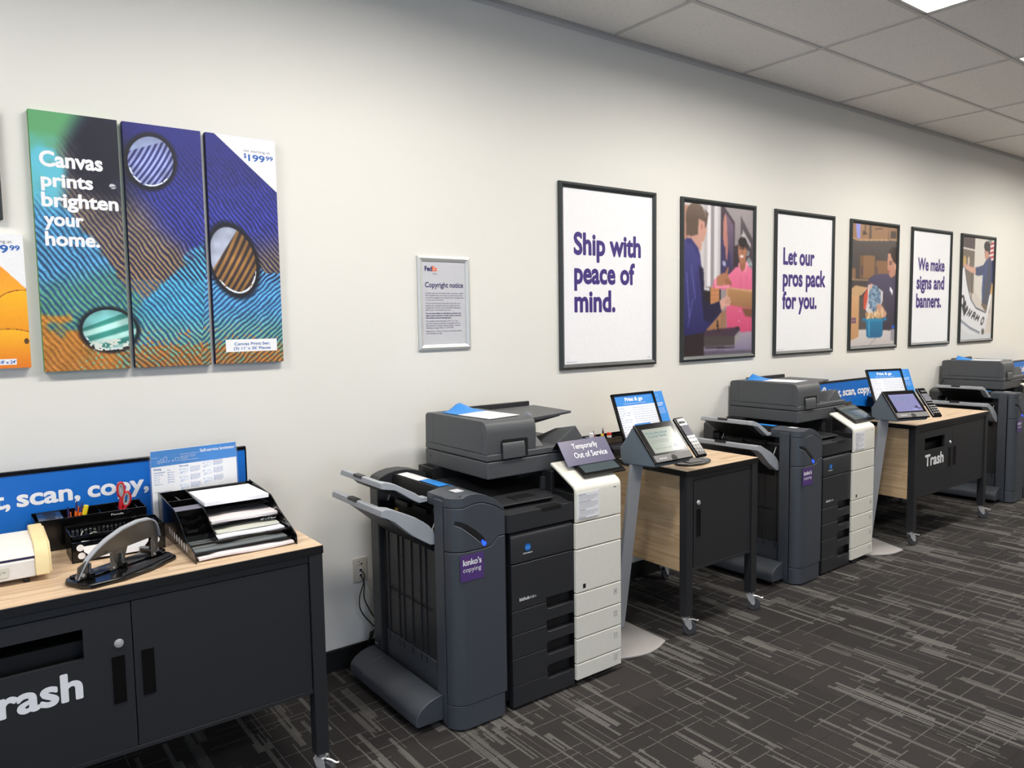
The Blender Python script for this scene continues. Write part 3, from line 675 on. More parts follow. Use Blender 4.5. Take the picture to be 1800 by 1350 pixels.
def poster_pack():
    p = Pic(150, 250, (84, 76, 74))
    p.poly([(0, 0), (1, 0), (1, .6), (0, .6)], (92, 84, 80), (68, 62, 62))
    p.poly([(0, 0), (1, 0), (1, .10), (.80, .105), (.80, .0), (.78, .11), (.14, .13), (0, .115)], (156, 118, 86)); p.poly([(.07, 0), (.17, 0), (.17, .125), (.10, .12)], (150, 150, 220)); p.poly([(.36, 0), (.41, 0), (.41, .115), (.36, .118)], (96, 80, 70))
    p.poly([(.84, .03), (.97, .03), (.97, .09), (.84, .095)], (76, 64, 60)); p.poly([(.23, .05), (.33, .08), (.22, .09)], (70, 56, 52)); p.line(.27, 0, .28, .08, .02, (80, 64, 58)); p.line(.48, .03, .66, .02, .012, (92, 70, 70)); p.line(0, .118, .12, .135, .010, (200, 164, 122)); p.line(.12, .135, .82, .11, .010, (200, 164, 122)); p.line(.84, .108, 1, .104, .009, (200, 164, 122))
    p.poly([(.18, .255), (.50, .25), (.50, .44), (.18, .44)], (140, 106, 76)); p.poly([(.18, .255), (.25, .255), (.25, .44), (.18, .44)], (120, 90, 66)); p.line(.22, .34, .22, .42, .03, (88, 68, 80)); p.poly([(.52, .29), (.80, .285), (.80, .42), (.52, .42)], (138, 104, 76)); p.line(.55, .34, .55, .40, .03, (92, 72, 84))
    p.poly([(0, .36), (.09, .365), (.09, .445), (0, .445)], (140, 104, 76)); p.poly([(0, .445), (.40, .45), (.40, .462), (0, .458)], (160, 132, 100))
    # woman
    p.poly([(.86, .19), (.93, .165), (1, .17), (1, .34), (.92, .33)], (58, 46, 44)); p.ell(.93, .225, .125, .06, (64, 52, 48))
    p.poly([(.80, .22), (.88, .225), (.96, .28), (.99, .34), (.98, .40), (.90, .425), (.84, .42), (.815, .38), (.79, .345), (.795, .31), (.785, .29)], (202, 152, 130), (186, 134, 112)); p.ell(.975, .33, .022, .03, (206, 156, 136)); p.poly([(.86, .20), (.93, .21), (.99, .31), (.93, .29), (.86, .24)], (60, 48, 44))
    p.ell(.862, .310, .03, .006, (50, 36, 34)); p.line(.83, .292, .90, .290, .006, (60, 44, 40)); p.ell(.835, .372, .022, .007, (176, 84, 84)); p.poly([(.795, .32), (.785, .345), (.80, .352), (.815, .345)], (194, 142, 120))
    p.poly([(.38, .44), (.50, .405), (.70, .395), (.83, .40), (.88, .44), (.99, .41), (1, .90), (.62, .90), (.70, .74), (.74, .66), (.70, .55), (.60, .50), (.50, .49), (.38, .56), (.34, .52)], (84, 76, 104), (52, 46, 56))
    p.poly([(.62, .50), (.72, .56), (.70, .66), (.60, .62)], (60, 52, 64)); p.line(.90, .44, .92, .70, .006, (60, 54, 78)); p.poly([(.86, .50), (.93, .535), (.92, .575), (.855, .535)], (238, 238, 240))
    # bag, pot, carton, table
    p.poly([(0, .86), (.2, .86), (1, .88), (1, 1), (0, 1)], (206, 200, 198), (190, 184, 184)); p.line(.40, 1, .60, .92, .01, (150, 144, 144))
    p.poly([(0, .53), (.10, .50), (.36, .515), (.24, .57), (.16, .59), (0, .585)], (196, 160, 118)); p.poly([(0, .585), (.18, .59), (.18, .92), (0, .95)], (206, 162, 118), (188, 142, 98)); p.poly([(.36, .515), (.24, .57), (.18, .60), (.30, .53)], (232, 204, 164))
    p.line(.02, .77, .12, .77, .012, (90, 60, 110)); p.line(.02, .80, .12, .80, .012, (90, 60, 110)); p.line(.04, .77, .05, .80, .016, (90, 60, 110)); p.line(.10, .77, .10, .80, .016, (90, 60, 110))
    p.poly([(.27, .58), (.38, .50), (.40, .60), (.32, .70), (.27, .69)], (200, 80, 60)); p.poly([(.36, .49), (.50, .49), (.70, .545), (.70, .62), (.62, .72), (.52, .75), (.40, .74), (.32, .70), (.36, .60)], (206, 200, 204)); p.ell(.52, .61, .14, .11, (110, 136, 160), ang=.3)
    rr = np.random.RandomState(3)
    for k in range(90):
        a = rr.rand()*6.28; r = math.sqrt(rr.rand()); p.ell(.52+.14*r*math.cos(a), .61+.11*r*math.sin(a), .016, .009, (150, 176, 196) if k % 2 else (72, 98, 128))
    p.poly([(.38, .49), (.46, .48), (.44, .52), (.39, .53)], (214, 170, 150)); p.poly([(.56, .66), (.62, .645), (.72, .68), (.80, .73), (.76, .77), (.64, .75), (.57, .71)], (206, 156, 134))
    for k in range(4): p.line(.55, .665+k*.014, .64, .668+k*.016, .004, (160, 108, 90))
    for k in range(26):
        p.ell(.34+.36*rr.rand(), .77-.05*rr.rand(), .04, .02, ((212, 178, 134), (176, 138, 96), (226, 198, 156))[k % 3], ang=rr.rand()*3)
    p.poly([(.33, .785), (.72, .785), (.71, .92), (.66, .935), (.41, .935), (.35, .92)], (34, 118, 160), (24, 96, 138)); p.ell(.525, .785, .20, .014, (44, 134, 176)); p.ell(.30, .78, .05, .014, (34, 118, 160)); p.ell(.76, .78, .05, .014, (34, 118, 160)); p.poly([(.38, .79), (.42, .79), (.43, .92), (.40, .92)], (70, 150, 186))
    p.poly([(.90, .87), (1, .865), (1, .97), (.90, .965)], (150, 146, 152)); p.poly([(.92, .835), (1, .83), (1, .86), (.92, .86)], (50, 90, 190)); p.soft(2); p.noise(6, 3); return p
def poster_banner():
    p = Pic(150, 250, (206, 198, 190))
    p.poly([(0, 0), (.38, .0), (.38, .55), (0, .5)], (110, 98, 88), (126, 116, 106)); p.poly([(0, 0), (.38, 0), (.38, .11), (0, .10)], (84, 70, 72)); p.poly([(0, .10), (.38, .115), (.38, .13), (0, .115)], (226, 222, 216)); p.ell(.08, .24, .045, .06, (196, 160, 90)); p.ell(.20, .23, .03, .045, (206, 190, 176)); p.poly([(0, .29), (.38, .31), (.38, .33), (0, .31)], (98, 86, 78)); p.line(.30, .3, .32, .6, .02, (90, 80, 74))
    p.poly([(.38, 0), (.80, 0), (.80, .7), (.38, .5)], (214, 208, 200)); p.poly([(.84, .02), (1, .0), (1, .42), (.84, .20)], (232, 226, 226))
    for k in range(5): p.poly([(.84, .04+k*.045), (1, .02+k*.045), (1, .042+k*.045), (.84, .062+k*.045)], (186, 60, 66))
    p.poly([(.80, .0), (.92, 0), (.92, .04), (.80, .05)], (140, 140, 130)); p.poly([(.93, .22), (1, .2), (1, .45), (.95, .42)], (40, 44, 90)); p.poly([(.93, .46), (1, .44), (1, .55), (.94, .56)], (206, 160, 96))
    # man
    p.poly([(.68, .60), (.90, .60), (.92, .74), (.78, .72), (.64, .66)], (110, 92, 74)); p.poly([(.66, .26), (.76, .20), (.88, .17), (.95, .24), (.97, .40), (.90, .60), (.88, .66), (.66, .64), (.64, .50), (.66, .36), (.50, .37), (.42, .36), (.42, .29), (.52, .28)], (60, 72, 116), (66, 70, 86))
    p.line(.68, .34, .66, .62, .02, (54, 92, 176)); p.line(.78, .24, .72, .36, .02, (58, 88, 160)); p.line(.86, .22, .84, .60, .06, (66, 68, 76))
    p.poly([(.42, .29), (.44, .345), (.30, .345), (.10, .305), (.08, .26), (.14, .265), (.28, .285)], (210, 164, 146)); p.ell(.11, .275, .05, .02, (206, 156, 138))
    p.ell(.76, .135, .075, .06, (196, 150, 132)); p.poly([(.70, .13), (.82, .10), (.86, .17), (.78, .205), (.72, .20)], (190, 142, 124)); p.ell(.77, .07, .10, .05, (40, 36, 38)); p.poly([(.80, .06), (.88, .08), (.86, .15), (.82, .14)], (42, 38, 40)); p.ell(.715, .13, .012, .004, (50, 40, 40))
    # banner sheet
    p.poly([(0, .34), (.08, .27), (.16, .42), (.28, .58), (.46, .68), (.70, .73), (.86, .74), (.80, .90), (.70, .96), (.30, .96), (0, .88)], (232, 232, 234), (216, 218, 222))
    for a, b, c, d in ((.08, .28, .18, .46), (.18, .46, .30, .60), (.30, .60, .48, .69), (.48, .69, .80, .735)): p.line(a, b, c, d, .014, (70, 74, 92))
    for a, b, c, d in ((0, .80, .30, .88), (.30, .88, .62, .935)): p.line(a, b, c, d, .012, (80, 88, 110)); p.line(a, b+.015, c, d+.015, .004, (80, 88, 110))
    # lettering on the banner as it hangs
    k = (44, 42, 50)
    p.ell(.06, .62, .06, .06, k); p.ell(.05, .62, .03, .035, (228, 228, 230)); p.line(.06, .70, .16, .63, .05, k); p.line(.14, .64, .10, .74, .04, k); p.line(.10, .75, .22, .68, .045, k)
    for a, b, c, d in ((.20, .76, .30, .70), (.28, .70, .27, .77), (.27, .77, .36, .715), (.34, .79, .42, .735), (.42, .735, .47, .74), (.47, .74, .42, .80), (.37, .765, .44, .77), (.46, .81, .54, .755), (.54, .82, .60, .765), (.50, .785, .57, .79)): p.line(a, b, c, d, .02, k)
    p.ell(.70, .82, .065, .032, k, ang=-.5); p.ell(.70, .82, .035, .016, (226, 226, 228), ang=-.5)
    p.poly([(.90, .56), (.97, .54), (.90, .72), (.78, .90), (.76, .96), (.66, .92), (.80, .76)], (238, 238, 240), (206, 206, 210)); p.ell(.72, .93, .045, .035, (90, 84, 84)); p.poly([(0, .885), (.30, .95), (.62, .96), (1, .94), (1, 1), (0, 1)], (206, 210, 214)); p.soft(2); p.noise(6, 5); return p
for k in range(6):
    x = PX[k]; fw = .031
    t = thing('poster_frame', PL[k], 'framed poster', (x+PW/2, 0, PZ0), 'black framed posters on the wall')
    frame(t, x, x+PW, PZ0, PZ1, -.001, fw, .022, 'frame_black')
    if k % 2 == 0:
        MB().box(x+fw-.004, -.008, PZ0+fw-.004, x+PW-fw+.004, -.001, PZ1-fw+.004).build('sheet', 'sheet_white', t, smooth=False)
        yl = (0, -.0085, 0)
        tx = {0: [('Ship with', 2.922, 2.016, .553, .118), ('peace of', 2.924, 1.850, .498, .118), ('mind.', 2.924, 1.686, .330, .118)],
              2: [('Let our', 4.982, 2.025, .413, .115), ('pros pack', 4.980, 1.866, .572, .118), ('for you.', 4.977, 1.698, .458, .118)],
              4: [('We make', 7.068, 2.040, .530, .105), ('signs and', 7.052, 1.872, .550, .115), ('banners.', 7.052, 1.704, .497, .118)]}[k]
        lettering(tx, yl, XR, ZU, 'print_purple', t, bold=.036)
        lettering([('1402.PS02 JUN 2023', x+.045, PZ0+.04, .085, .005), ('PS02', x+PW-.07, PZ0+.045, .02, .005)], yl, XR, ZU, 'print_grey', t, name='imprint', bold=0)
    else:
        pic = [poster_handover, poster_pack, poster_banner][k//2]()
        pic.build((x+fw-.002, -.0085, PZ0+fw-.002), XR, ZU, PW-2*fw+.004, PZ1-PZ0-2*fw+.004, 'photo_print', t)
# wall outlet with data leads
t = thing('data_outlet', 'almond wall plate with network jacks, left of the near copier', 'wall outlet', (1.537, 0, .401))
MB().prism([(1.500, .401), (1.574, .401), (1.574, .518), (1.500, .518)], 'y', -.006, 0).build('cover_plate', 'plate_almond', t, bev=.003)
MB().box(1.529, -.010, .452, 1.547, -.005, .468).box(1.529, -.010, .426, 1.547, -.005, .442).build('jack', 'sheet_grey', t, bev=.001)
MB().box(1.532, -.0108, .455, 1.544, -.0098, .465).box(1.532, -.0108, .429, 1.544, -.0098, .439).cyl((1.546, -.0068, .487), (1.546, -.0055, .487), .0045).cyl((1.5335, -.0068, .500), (1.5335, -.0055, .500), .0025).build('socket_hole', 'hole_black', t)
MB().cyl((1.534, -.009, .486), (1.534, -.0055, .486), .004, 10).build('screw', 'chrome', t)
def bez(pts, n=10):
    out = []; P = [Vector(p) for p in pts]
    for i in range(len(P)-1):
        a, b = P[max(i-1, 0)], P[i]; c, d = P[i+1], P[min(i+2, len(P)-1)]
        for k in range(n):
            t_ = k/n; out.append(.5*((2*b)+(c-a)*t_+(2*a-5*b+4*c-d)*t_*t_+(-a+3*b-3*c+d)*t_**3))
    return out+[P[-1]]
c1 = MB().tube(bez([(1.538, -.012, .459), (1.541, -.045, .44), (1.530, -.05, .40), (1.512, -.045, .34), (1.52, -.04, .27), (1.575, -.04, .19), (1.59, -.05, .175)]), .003)
single(centre(c1.build('network_cable', 'cable_black')), 'black network cable from the upper jack, the left curve of the two', 'cable', 'network cables from the wall outlet')
c2 = MB().tube(bez([(1.538, -.012, .433), (1.543, -.035, .40), (1.540, -.035, .33), (1.565, -.035, .265), (1.595, -.035, .21), (1.600, -.045, .18)]), .003)
single(centre(c2.build('network_cable', 'cable_black')), 'black network cable from the lower jack, the right curve of the two', 'cable', 'network cables from the wall outlet')
pc = thing('power_cord', 'thick black cord bundle running down over the baseboard behind the near copier', 'cable', (1.56, -.05, 0))
MB().tube(bez([(1.61, -.06, .19), (1.59, -.045, .165), (1.572, -.035, .14), (1.560, -.03, .10), (1.556, -.03, .05), (1.57, -.05, .006), (1.62, -.06, .006)]), .006).build('cord', 'cable_black', pc)
MB().ell((1.572, -.035, .138), .011, .011, .017).build('ferrite', 'cable_black', pc)
# ------------------------------------------------------------------ rolling storage tables
TYF, TYB, TZ = -.80, -.115, .865
def recess(door, x0, x1, z0, z1, y, name='handle'):
    f = MB(); t_ = .0022
    f.box(x0-t_, y-.0022, z0-t_, x0, y, z1+t_).box(x1, y-.0022, z0-t_, x1+t_, y, z1+t_).box(x0, y-.0022, z1, x1, y, z1+t_).box(x0, y-.0022, z0-t_, x1, y, z0)
    f.box(x0, y-.0006, z0, x1, y, z1); return f.build(name, 'gloss_black', door)
def storage_table(x0, x1, label, kind):
    t = thing('storage_table', label, 'storage table', ((x0+x1)/2, (TYF+TYB)/2, 0), 'black rolling storage tables with wood tops')
    top = MB().box(x0, TYF, .835, x1, TYB, .8635).build('worktop_edge', 'table_black', t, bev=.0015)
    MB().box(x0+.0015, TYF+.0015, .8625, x1-.0015, TYB-.0015, TZ).build('worktop', 'wood_top', t, smooth=False)
    L = .048; lx = (x0+.003, x1-.003-L); ly = (TYF+.002, TYB-.002-L)
    for a in lx:
        for b in ly: MB().box(a, b, .104, a+L, b+L, .835).build('leg', 'table_metal', t, bev=.002)
    k = 0
    for a in lx:
        for b in ly:
            cx, cy = a+L/2, b+L/2; an = [(-.5), .3, -.9, .2][k]; k += 1
            R = Matrix.Rotation(an, 3, 'Z')
            def T(q): v = R @ Vector(q); return (v.x+cx, v.y+cy, v.z)
            f = MB(); f.cyl((cx, cy, .090), (cx, cy, .112), .007, 10); f.cyl((cx, cy, .084), (cx, cy, .092), .021, 16)
            for s in (-1, 1):
                pl = [(-.020, .086), (.020, .086), (.028, .045), (.022, .032), (.010, .032), (-.010, .060)]
                vs = [T((p[0], s*.017, p[1])) for p in pl]+[T((p[0], s*.0195, p[1])) for p in pl]; n = 6
                f.add(vs, [tuple(range(n)), tuple(range(2*n-1, n-1, -1))]+[(i, (i+1) % n, n+(i+1) % n, n+i) for i in range(n)])
            c_ = [T((-.02, -.0195, .084)), T((.02, -.0195, .084)), T((.02, .0195, .084)), T((-.02, .0195, .084))]; d_ = [(q[0], q[1], q[2]+.004) for q in c_]
            f.hexa(c_, d_); f.cyl(T((.018, -.022, .037)), T((.018, .022, .037)), .005, 10)
            cs = f.build('caster', 'chrome', t)
            w_ = MB().cyl(T((.018, -.012, .037)), T((.018, .012, .037)), .037, 24); w_.build('wheel', 'wheel_grey', cs, bev=.003)
            MB().tube([T((.014, .0, .080)), T((.040, .0, .078)), T((.060, .0, .070)), T((.070, .003, .072))], .004, 6).build('brake_lever', 'chrome', cs)
    bz0, ix0, ix1 = .346, x0+.051, x1-.051; yb = TYB-.012; yd = TYF+.010
    MB().box(ix0-.03, yd+.02, bz0, ix1+.03, yb, bz0+.006).box(ix0, yd+.02, .829, ix1, yb, .835).box(ix0, yb-.006, bz0, ix1, yb, .835).box(ix0-.012, yd+.045, bz0, ix0-.006, yb-.04, .835).box(ix1+.006, yd+.045, bz0, ix1+.012, yb-.04, .835).build('cabinet_body', 'table_black', t, smooth=False)
    MB().box(ix0, yd-.001, .809, ix1, yd+.018, .835).build('top_rail', 'table_metal', t, bev=.0015)
    MB().box(ix0, yd, bz0-.012, ix1, yd+.018, bz0+.002).build('bottom_rail', 'table_metal', t, bev=.0015)
    for s in (0, 1):       # butcher-block end panels
        xa = x0+.006 if s == 0 else x1-.014
        MB().box(xa, TYF+.0505, .333, xa+.008, TYB-.0505, .833).build('end_panel', 'wood_side', t, bev=.001)
    dz0, dz1 = .349, .8065
    def lock(x, z, d):
        MB().cyl((x, yd-.001, z), (x, yd-.005, z), .0135, 24, .012).cyl((x, yd-.005, z), (x, yd-.0075, z), .008, 20).box(x-.0045, yd-.0082, z-.001, x+.0045, yd-.007, z+.001).build('lock', 'chrome', d)
    if kind == 'single':
        d = MB().box(ix0+.014, yd, dz0, ix1-.003, yd+.018, dz1).build('door', 'table_metal', t, bev=.0015)
        lock(x0+.103, .688, d); recess(d, x0+.092, x0+.116, .513, .652, yd)
        return t
    xm = x0+.606
    o = (x0+.162, x0+.475, .661, .754)
    d = MB().box(ix0+.003, yd, dz0, o[0], yd+.018, dz1).box(o[1], yd, dz0, xm-.0015, yd+.018, dz1).box(o[0], yd, dz0, o[1], yd+.018, o[2]).box(o[0], yd, o[3], o[1], yd+.018, dz1).build('door', 'table_metal', t, smooth=False)
    recess(d, x0+.548, x0+.579, .503, .645, yd); lock(x0+.568, .686, d)
    lettering([('Trash', x0+.173, .5515, .294, .078)], (0, yd-.0006, 0), XR, ZU, 'print_white', d, bold=.034)
    MB().box(ix0+.05, yd+.06, bz0+.01, xm-.03, yd+.42, .70).build('trash_bin', 'hole_black', t)
    d = MB().box(xm+.0015, yd, dz0, ix1-.003, yd+.018, dz1).build('door', 'table_metal', t, bev=.0012)
    recess(d, x0+.630, x0+.661, .506, .645, yd)
    return t
storage_table(-.195, 1.027, 'black storage table with wood top at the front left, holding punch and letter tray', 'double')
storage_table(2.967, 3.568, 'narrow black storage table with one locked door, between the two near copiers', 'single')
storage_table(5.396, 6.618, 'black storage table marked Trash between the second and third copiers', 'double')
storage_table(8.42, 9.64, 'storage table mostly hidden behind the farthest copier', 'single')
# ------------------------------------------------------------------ copiers
def copier():
    t = thing('copier', 'dark office copier with white end panels, nearest the camera, out of service sign on it', 'copier', (2.0, -.8, 0), 'dark copiers with finishers')
    D = 'printer_dark'
    body = MB().box(1.815, -.802, .035, 2.172, -.13, .838).box(2.174, -.826, .035, 2.446, -.13, .875).box(1.815, -.25, .83, 2.44, -.13, .955).box(2.18, -.66, .86, 2.44, -.13, .955)
    body.box(1.80, -.26, .80, 1.83, -.13, .955)
    body.build('body_frame', 'printer_black', t, bev=.003)
    for (x, y) in ((1.88, -.74), (2.38, -.74), (1.88, -.20), (2.38, -.20)): MB().cyl((x, y-.012, .02), (x, y+.012, .02), .02, 16).cyl((x, y, .02), (x, y, .04), .008, 8).build('caster', 'printer_black', t)
    # output bin: front bar, tray surface, right wall
    path = [(1.800, -.795), (1.801, -.808), (1.806, -.820), (1.815, -.829), (1.828, -.832), (2.0, -.832), (2.172, -.832)]
    MB().panel(path, .765, .842, .03).build('output_bin_front', D, t, bev=.006, seg=3)
    pr = [(-.80, .840), (-.74, .853), (-.60, .858), (-.40, .872), (-.26, .90), (-.26, .83), (-.80, .83)]
    q = MB().prism(pr, 'x', 1.80, 2.172); q.build('output_bin', 'printer_dark', t)
    n = 18; arc = [(1.86+.15-.15*math.cos(PI*k/n)*1, -.47-.27*math.sin(PI*k/n)) for k in range(n+1)]
    MB().prism([(1.83, -.77), (2.10, -.78), (2.155, -.70), (2.165, -.30), (1.83, -.30)], 'z', .862, .868).build('exit_plate', D, t, bev=.002)
    MB().box(1.93, -.74, .868, 2.05, -.66, .872).build('exit_stop', 'printer_black', t, bev=.002)
    MB().box(1.99, -.8325, .826, 2.10, -.79, .8435).build('finger_notch', 'printer_black', t)
    MB().box(2.158, -.70, .85, 2.176, -.26, .96).build('bin_side_wall', 'printer_black', t, bev=.003)
    MB().box(2.140, -.66, .87, 2.158, -.64, .93).build('sensor_flag', 'printer_dark', t, bev=.002)
    # front panels
    def fpanel(z0, z1, nm, notch_top=None, notch_bot=None, rnd=.004, mt=D):
        x0, x1 = 1.826, 2.171; P = [(x0, z0)]
        xn = 2.013
        if notch_bot: P += [(xn+.012, z0), (xn+.002, z0+.004)] if notch_bot > .03 else [(xn, z0)]; P += [(xn, z0+notch_bot-.008 if notch_bot > .02 else z0+notch_bot), (xn+.010, z0+notch_bot), (x1, z0+notch_bot)]
        else: P += [(x1, z0)]
        if notch_top: P += [(x1, z1-notch_top), (xn+.016, z1-notch_top), (xn+.004, z1-notch_top+.006), (xn, z1-notch_top+.018), (xn, z1)]
        else: P += [(x1, z1)]
        P += [(x0, z1)]
        return MB().prism(P, 'y', -.832, -.804).build(nm, mt, t, bev=.003)
    zz = [.625, .427, .325, .222, .103]
    tp = [(-.805, .628), (-.832, .628), (-.832, .735), (-.829, .746), (-.822, .754), (-.812, .757), (-.805, .757)]
    toner = MB().prism(tp, 'x', 1.826, 2.171).build('toner_door', D, t, bev=.006, seg=3)
    fd = fpanel(.4285, .6255, 'front_door', notch_bot=.018)
    dr1 = fpanel(.3265, .4265, 'paper_drawer', notch_top=.031, notch_bot=.018)
    fpanel(.2235, .3245, 'paper_drawer', notch_top=.031, notch_bot=.026)
    fpanel(.1045, .2215, 'paper_drawer', notch_top=.031, notch_bot=.040)
    fpanel(.012, .1025, 'base_panel', notch_top=.020)
    for z in (.427, .325, .222, .103): MB().box(2.016, -.8315, z-.036, 2.170, -.823, z-.033).build('drawer_pull', D, t, bev=.001)
    g = MB().cyl((1.913, -.8325, .690), (1.913, -.834, .690), .0155, 24).build('brand_mark', 'board_blue', toner)
    MB().box(1.8995, -.8343, .688, 1.9265, -.834, .6895).box(1.9005, -.8343, .6925, 1.9255, -.834, .694).box(1.9005, -.8343, .6835, 1.9255, -.834, .685).build('brand_mark_bars', 'pale_blue', toner, smooth=False)
    lettering([('KONICA MINOLTA', 1.888, .6635, .050, .0055)], (0, -.8326, 0), XR, ZU, 'print_white', toner, bold=.03)
    lettering([('bizhub', 1.866, .4665, .053, .014, .018), ('C451i', 1.921, .4665, .034, .010, .0)], (0, -.8326, 0), XR, ZU, 'print_white', fd, bold=.03)
    # white end column
    out = [(-.845, .748), (-.845, .880), (-.8435, .892), (-.838, .903), (-.828, .912), (-.815, .919), (-.683, .992), (-.676, .994), (-.672, .988), (-.674, .980), (-.686, .976), (-.812, .907), (-.824, .899), (-.831, .890), (-.832, .880), (-.832, .748)]
    col = MB().prism(out, 'x', 2.174, 2.452).build('white_cover', 'printer_white', t, bev=.0035, seg=3)
    MB().box(2.405, -.8456, .876, 2.420, -.845, .879).build('access_lamp', 'printer_dark', col)
    note = sheet((2.183, -.8462, .763), XR, ZU, .131, .117, 'sheet_white', t, 'notice_sheet')
    it = []; z = .868
    for h, r in (('IMPORTANT NOTICE', 4), ('COPYING OF MONEY AND BONDS', 5), ('YOUR RESPONSIBILITY', 4), ('PLEASE ASK US FOR HELP', 3)):
        it.append((h, 2.192, z, .040 if r < 5 else .07, .0042, .03)); z -= .0062
        for q in range(r): it.append((('It is against the law to copy certain documents and', 'works on this machine without the written consent of', 'the owner. Ask a team member if you are not sure that', 'you may make the copies that you would like to', 'make before you start to use this copier here')[q], 2.192, z, .112-.018*(q == r-1), .0038, 0)); z -= .0055
        z -= .0035
    lettering(it, (0, -.8466, 0), XR, ZU, 'print_grey', note, bold=0)
    wz = [(.628, .744), (.430, .624), (.325, .4265), (.2215, .3215), (.1065, .218), (.030, .103)]
    for i, (a, b) in enumerate(wz):
        c = MB().box(2.174, -.845, a, 2.452, -.826, b).build('end_panel', 'printer_white', t, bev=.004, seg=3)
        if i == 1: MB().box(2.213, -.8456, .446, 2.229, -.845, .466).build('energy_mark', 'print_black', c)
        if i >= 2:
            zc = b-.040 if i < 5 else b-.030; s_ = .0095
            q = MB()
            for (xa, za, xb, zb) in ((-s_, -s_*1.25, s_, -s_*1.25+.0012), (-s_, s_*1.25-.0012, s_, s_*1.25), (-s_, -s_*1.25, -s_+.0012, s_*1.25), (s_-.0012, -s_*1.25, s_, s_*1.25)): q.box(2.414+xa, -.8456, zc+za, 2.414+xb, -.845, zc+zb)
            q.build('drawer_mark', 'print_grey', c, smooth=False)
            lettering([(str(i-1), 2.411, zc-.005, .0055, .010)], (0, -.8456, 0), XR, ZU, 'print_grey', c, name='drawer_number', bold=0)
    # tilted control panel
    th = math.atan2(.073, .132); u = Vector((0, math.cos(th), math.sin(th))); nn = Vector((0, -math.sin(th), math.cos(th)))
    O = Vector((2.258, -.806, .9255)); w_, h_ = .262, .178
    def slab(a, b, c, d, k0, k1): # local rect on the slope
        p = [O+Vector((a, 0, 0))+u*c, O+Vector((b, 0, 0))+u*c, O+Vector((b, 0, 0))+u*d, O+Vector((a, 0, 0))+u*d]
        return [q+nn*k0 for q in p], [q+nn*k1 for q in p]
    cp = MB().hexa(*slab(0, w_, 0, h_, .004, .016)).build('control_panel', 'gloss_black', t, bev=.005, seg=3)
    MB().hexa(*slab(.022, w_-.022, .022, h_-.020, .0158, .0168)).build('touch_screen', 'gloss_glass', cp)
    MB().hexa(*slab(.03, w_-.03, .05, h_-.01, -.012, .005)).build('panel_mount', 'printer_black', t)
    # scanner and document feeder
    MB().box(1.85, -.640, .952, 2.448, -.115, 1.027).build('scanner_base', 'scan_grey', t, bev=.006, seg=3)
    MB().box(2.05, -.60, .93, 2.44, -.13, .953).build('scanner_neck', 'printer_black', t)
    MB().cyl((1.8495, -.165, .998), (1.8492, -.165, .998), .004, 10).build('screw_hole', 'hole_black', t)
    MB().box(1.85, -.640, 1.030, 2.448, -.115, 1.060).build('scanner_lid', 'scan_grey', t, bev=.006, seg=3)
    # feeder housing: rounded along its top front and back edges
    pr = [(-.636, 1.058), (-.638, 1.15), (-.634, 1.178), (-.622, 1.196), (-.602, 1.205), (-.17, 1.2065), (-.135, 1.203), (-.122, 1.192), (-.118, 1.058)]
    ad = MB().prism(pr, 'x', 1.85, 2.124).build('document_feeder', 'scan_grey', t, bev=.005, seg=3)
    MB().add([(1.8494, -.60, 1.0635), (1.8494, -.19, 1.0635), (1.8494, -.19, 1.065), (1.8494, -.60, 1.065)], [(0, 1, 2, 3)]).add([(1.8494, -.599, 1.065), (1.8494, -.5975, 1.065), (1.8494, -.5975, 1.200), (1.8494, -.599, 1.200)], [(0, 1, 2, 3)]).add([(1.8494, -.1925, 1.065), (1.8494, -.191, 1.065), (1.8494, -.191, 1.204), (1.8494, -.1925, 1.204)], [(0, 1, 2, 3)]).build('cover_seam', 'printer_black', ad, smooth=False)
    MB().prism([(1.925, 1.036), (2.072, 1.036), (2.072, 1.112), (2.066, 1.118), (1.934, 1.120), (1.925, 1.112)], 'y', -.6412, -.60).build('feeder_window', 'printer_black', ad)
    cv = [(-.650, 1.037), (-.650, 1.060), (-.6495, 1.075), (-.648, 1.087), (-.6455, 1.097), (-.6425, 1.104), (-.640, 1.106), (-.60, 1.106), (-.60, 1.037)]
    MB().prism(cv, 'x', 1.930, 2.050).build('feeder_roller_cover', 'scan_grey', ad, ang=50)
    MB().hexa([(2.100, -.575, 1.172), (2.445, -.515, 1.184), (2.470, -.205, 1.184), (2.100, -.17, 1.172)], [(2.100, -.575, 1.190), (2.440, -.520, 1.1955), (2.465, -.20, 1.1965), (2.100, -.17, 1.190)]).build('feeder_tray', 'scan_grey', t, bev=.003)
    MB().hexa([(2.100, -.55, 1.150), (2.38, -.50, 1.173), (2.42, -.22, 1.173), (2.100, -.19, 1.150)], [(2.100, -.55, 1.173), (2.40, -.50, 1.185), (2.44, -.22, 1.185), (2.100, -.19, 1.173)]).build('tray_rib', 'printer_dark', t)
    MB().hexa([(2.0, -.165, 1.19), (2.46, -.165, 1.18), (2.46, -.145, 1.18), (2.0, -.145, 1.19)], [(2.0, -.165, 1.215), (2.46, -.165, 1.215), (2.46, -.145, 1.215), (2.0, -.145, 1.215)]).box(1.96, -.31, 1.204, 2.02, -.23, 1.213).build('paper_guide', 'printer_dark', t, bev=.002)
    MB().hexa([(2.19, -.50, 1.190), (2.215, -.50, 1.191), (2.215, -.47, 1.191), (2.19, -.47, 1.190)], [(2.19, -.50, 1.207), (2.192, -.50, 1.207), (2.192, -.47, 1.207), (2.19, -.47, 1.207)]).build('stop_tab', 'tray_grey', t)
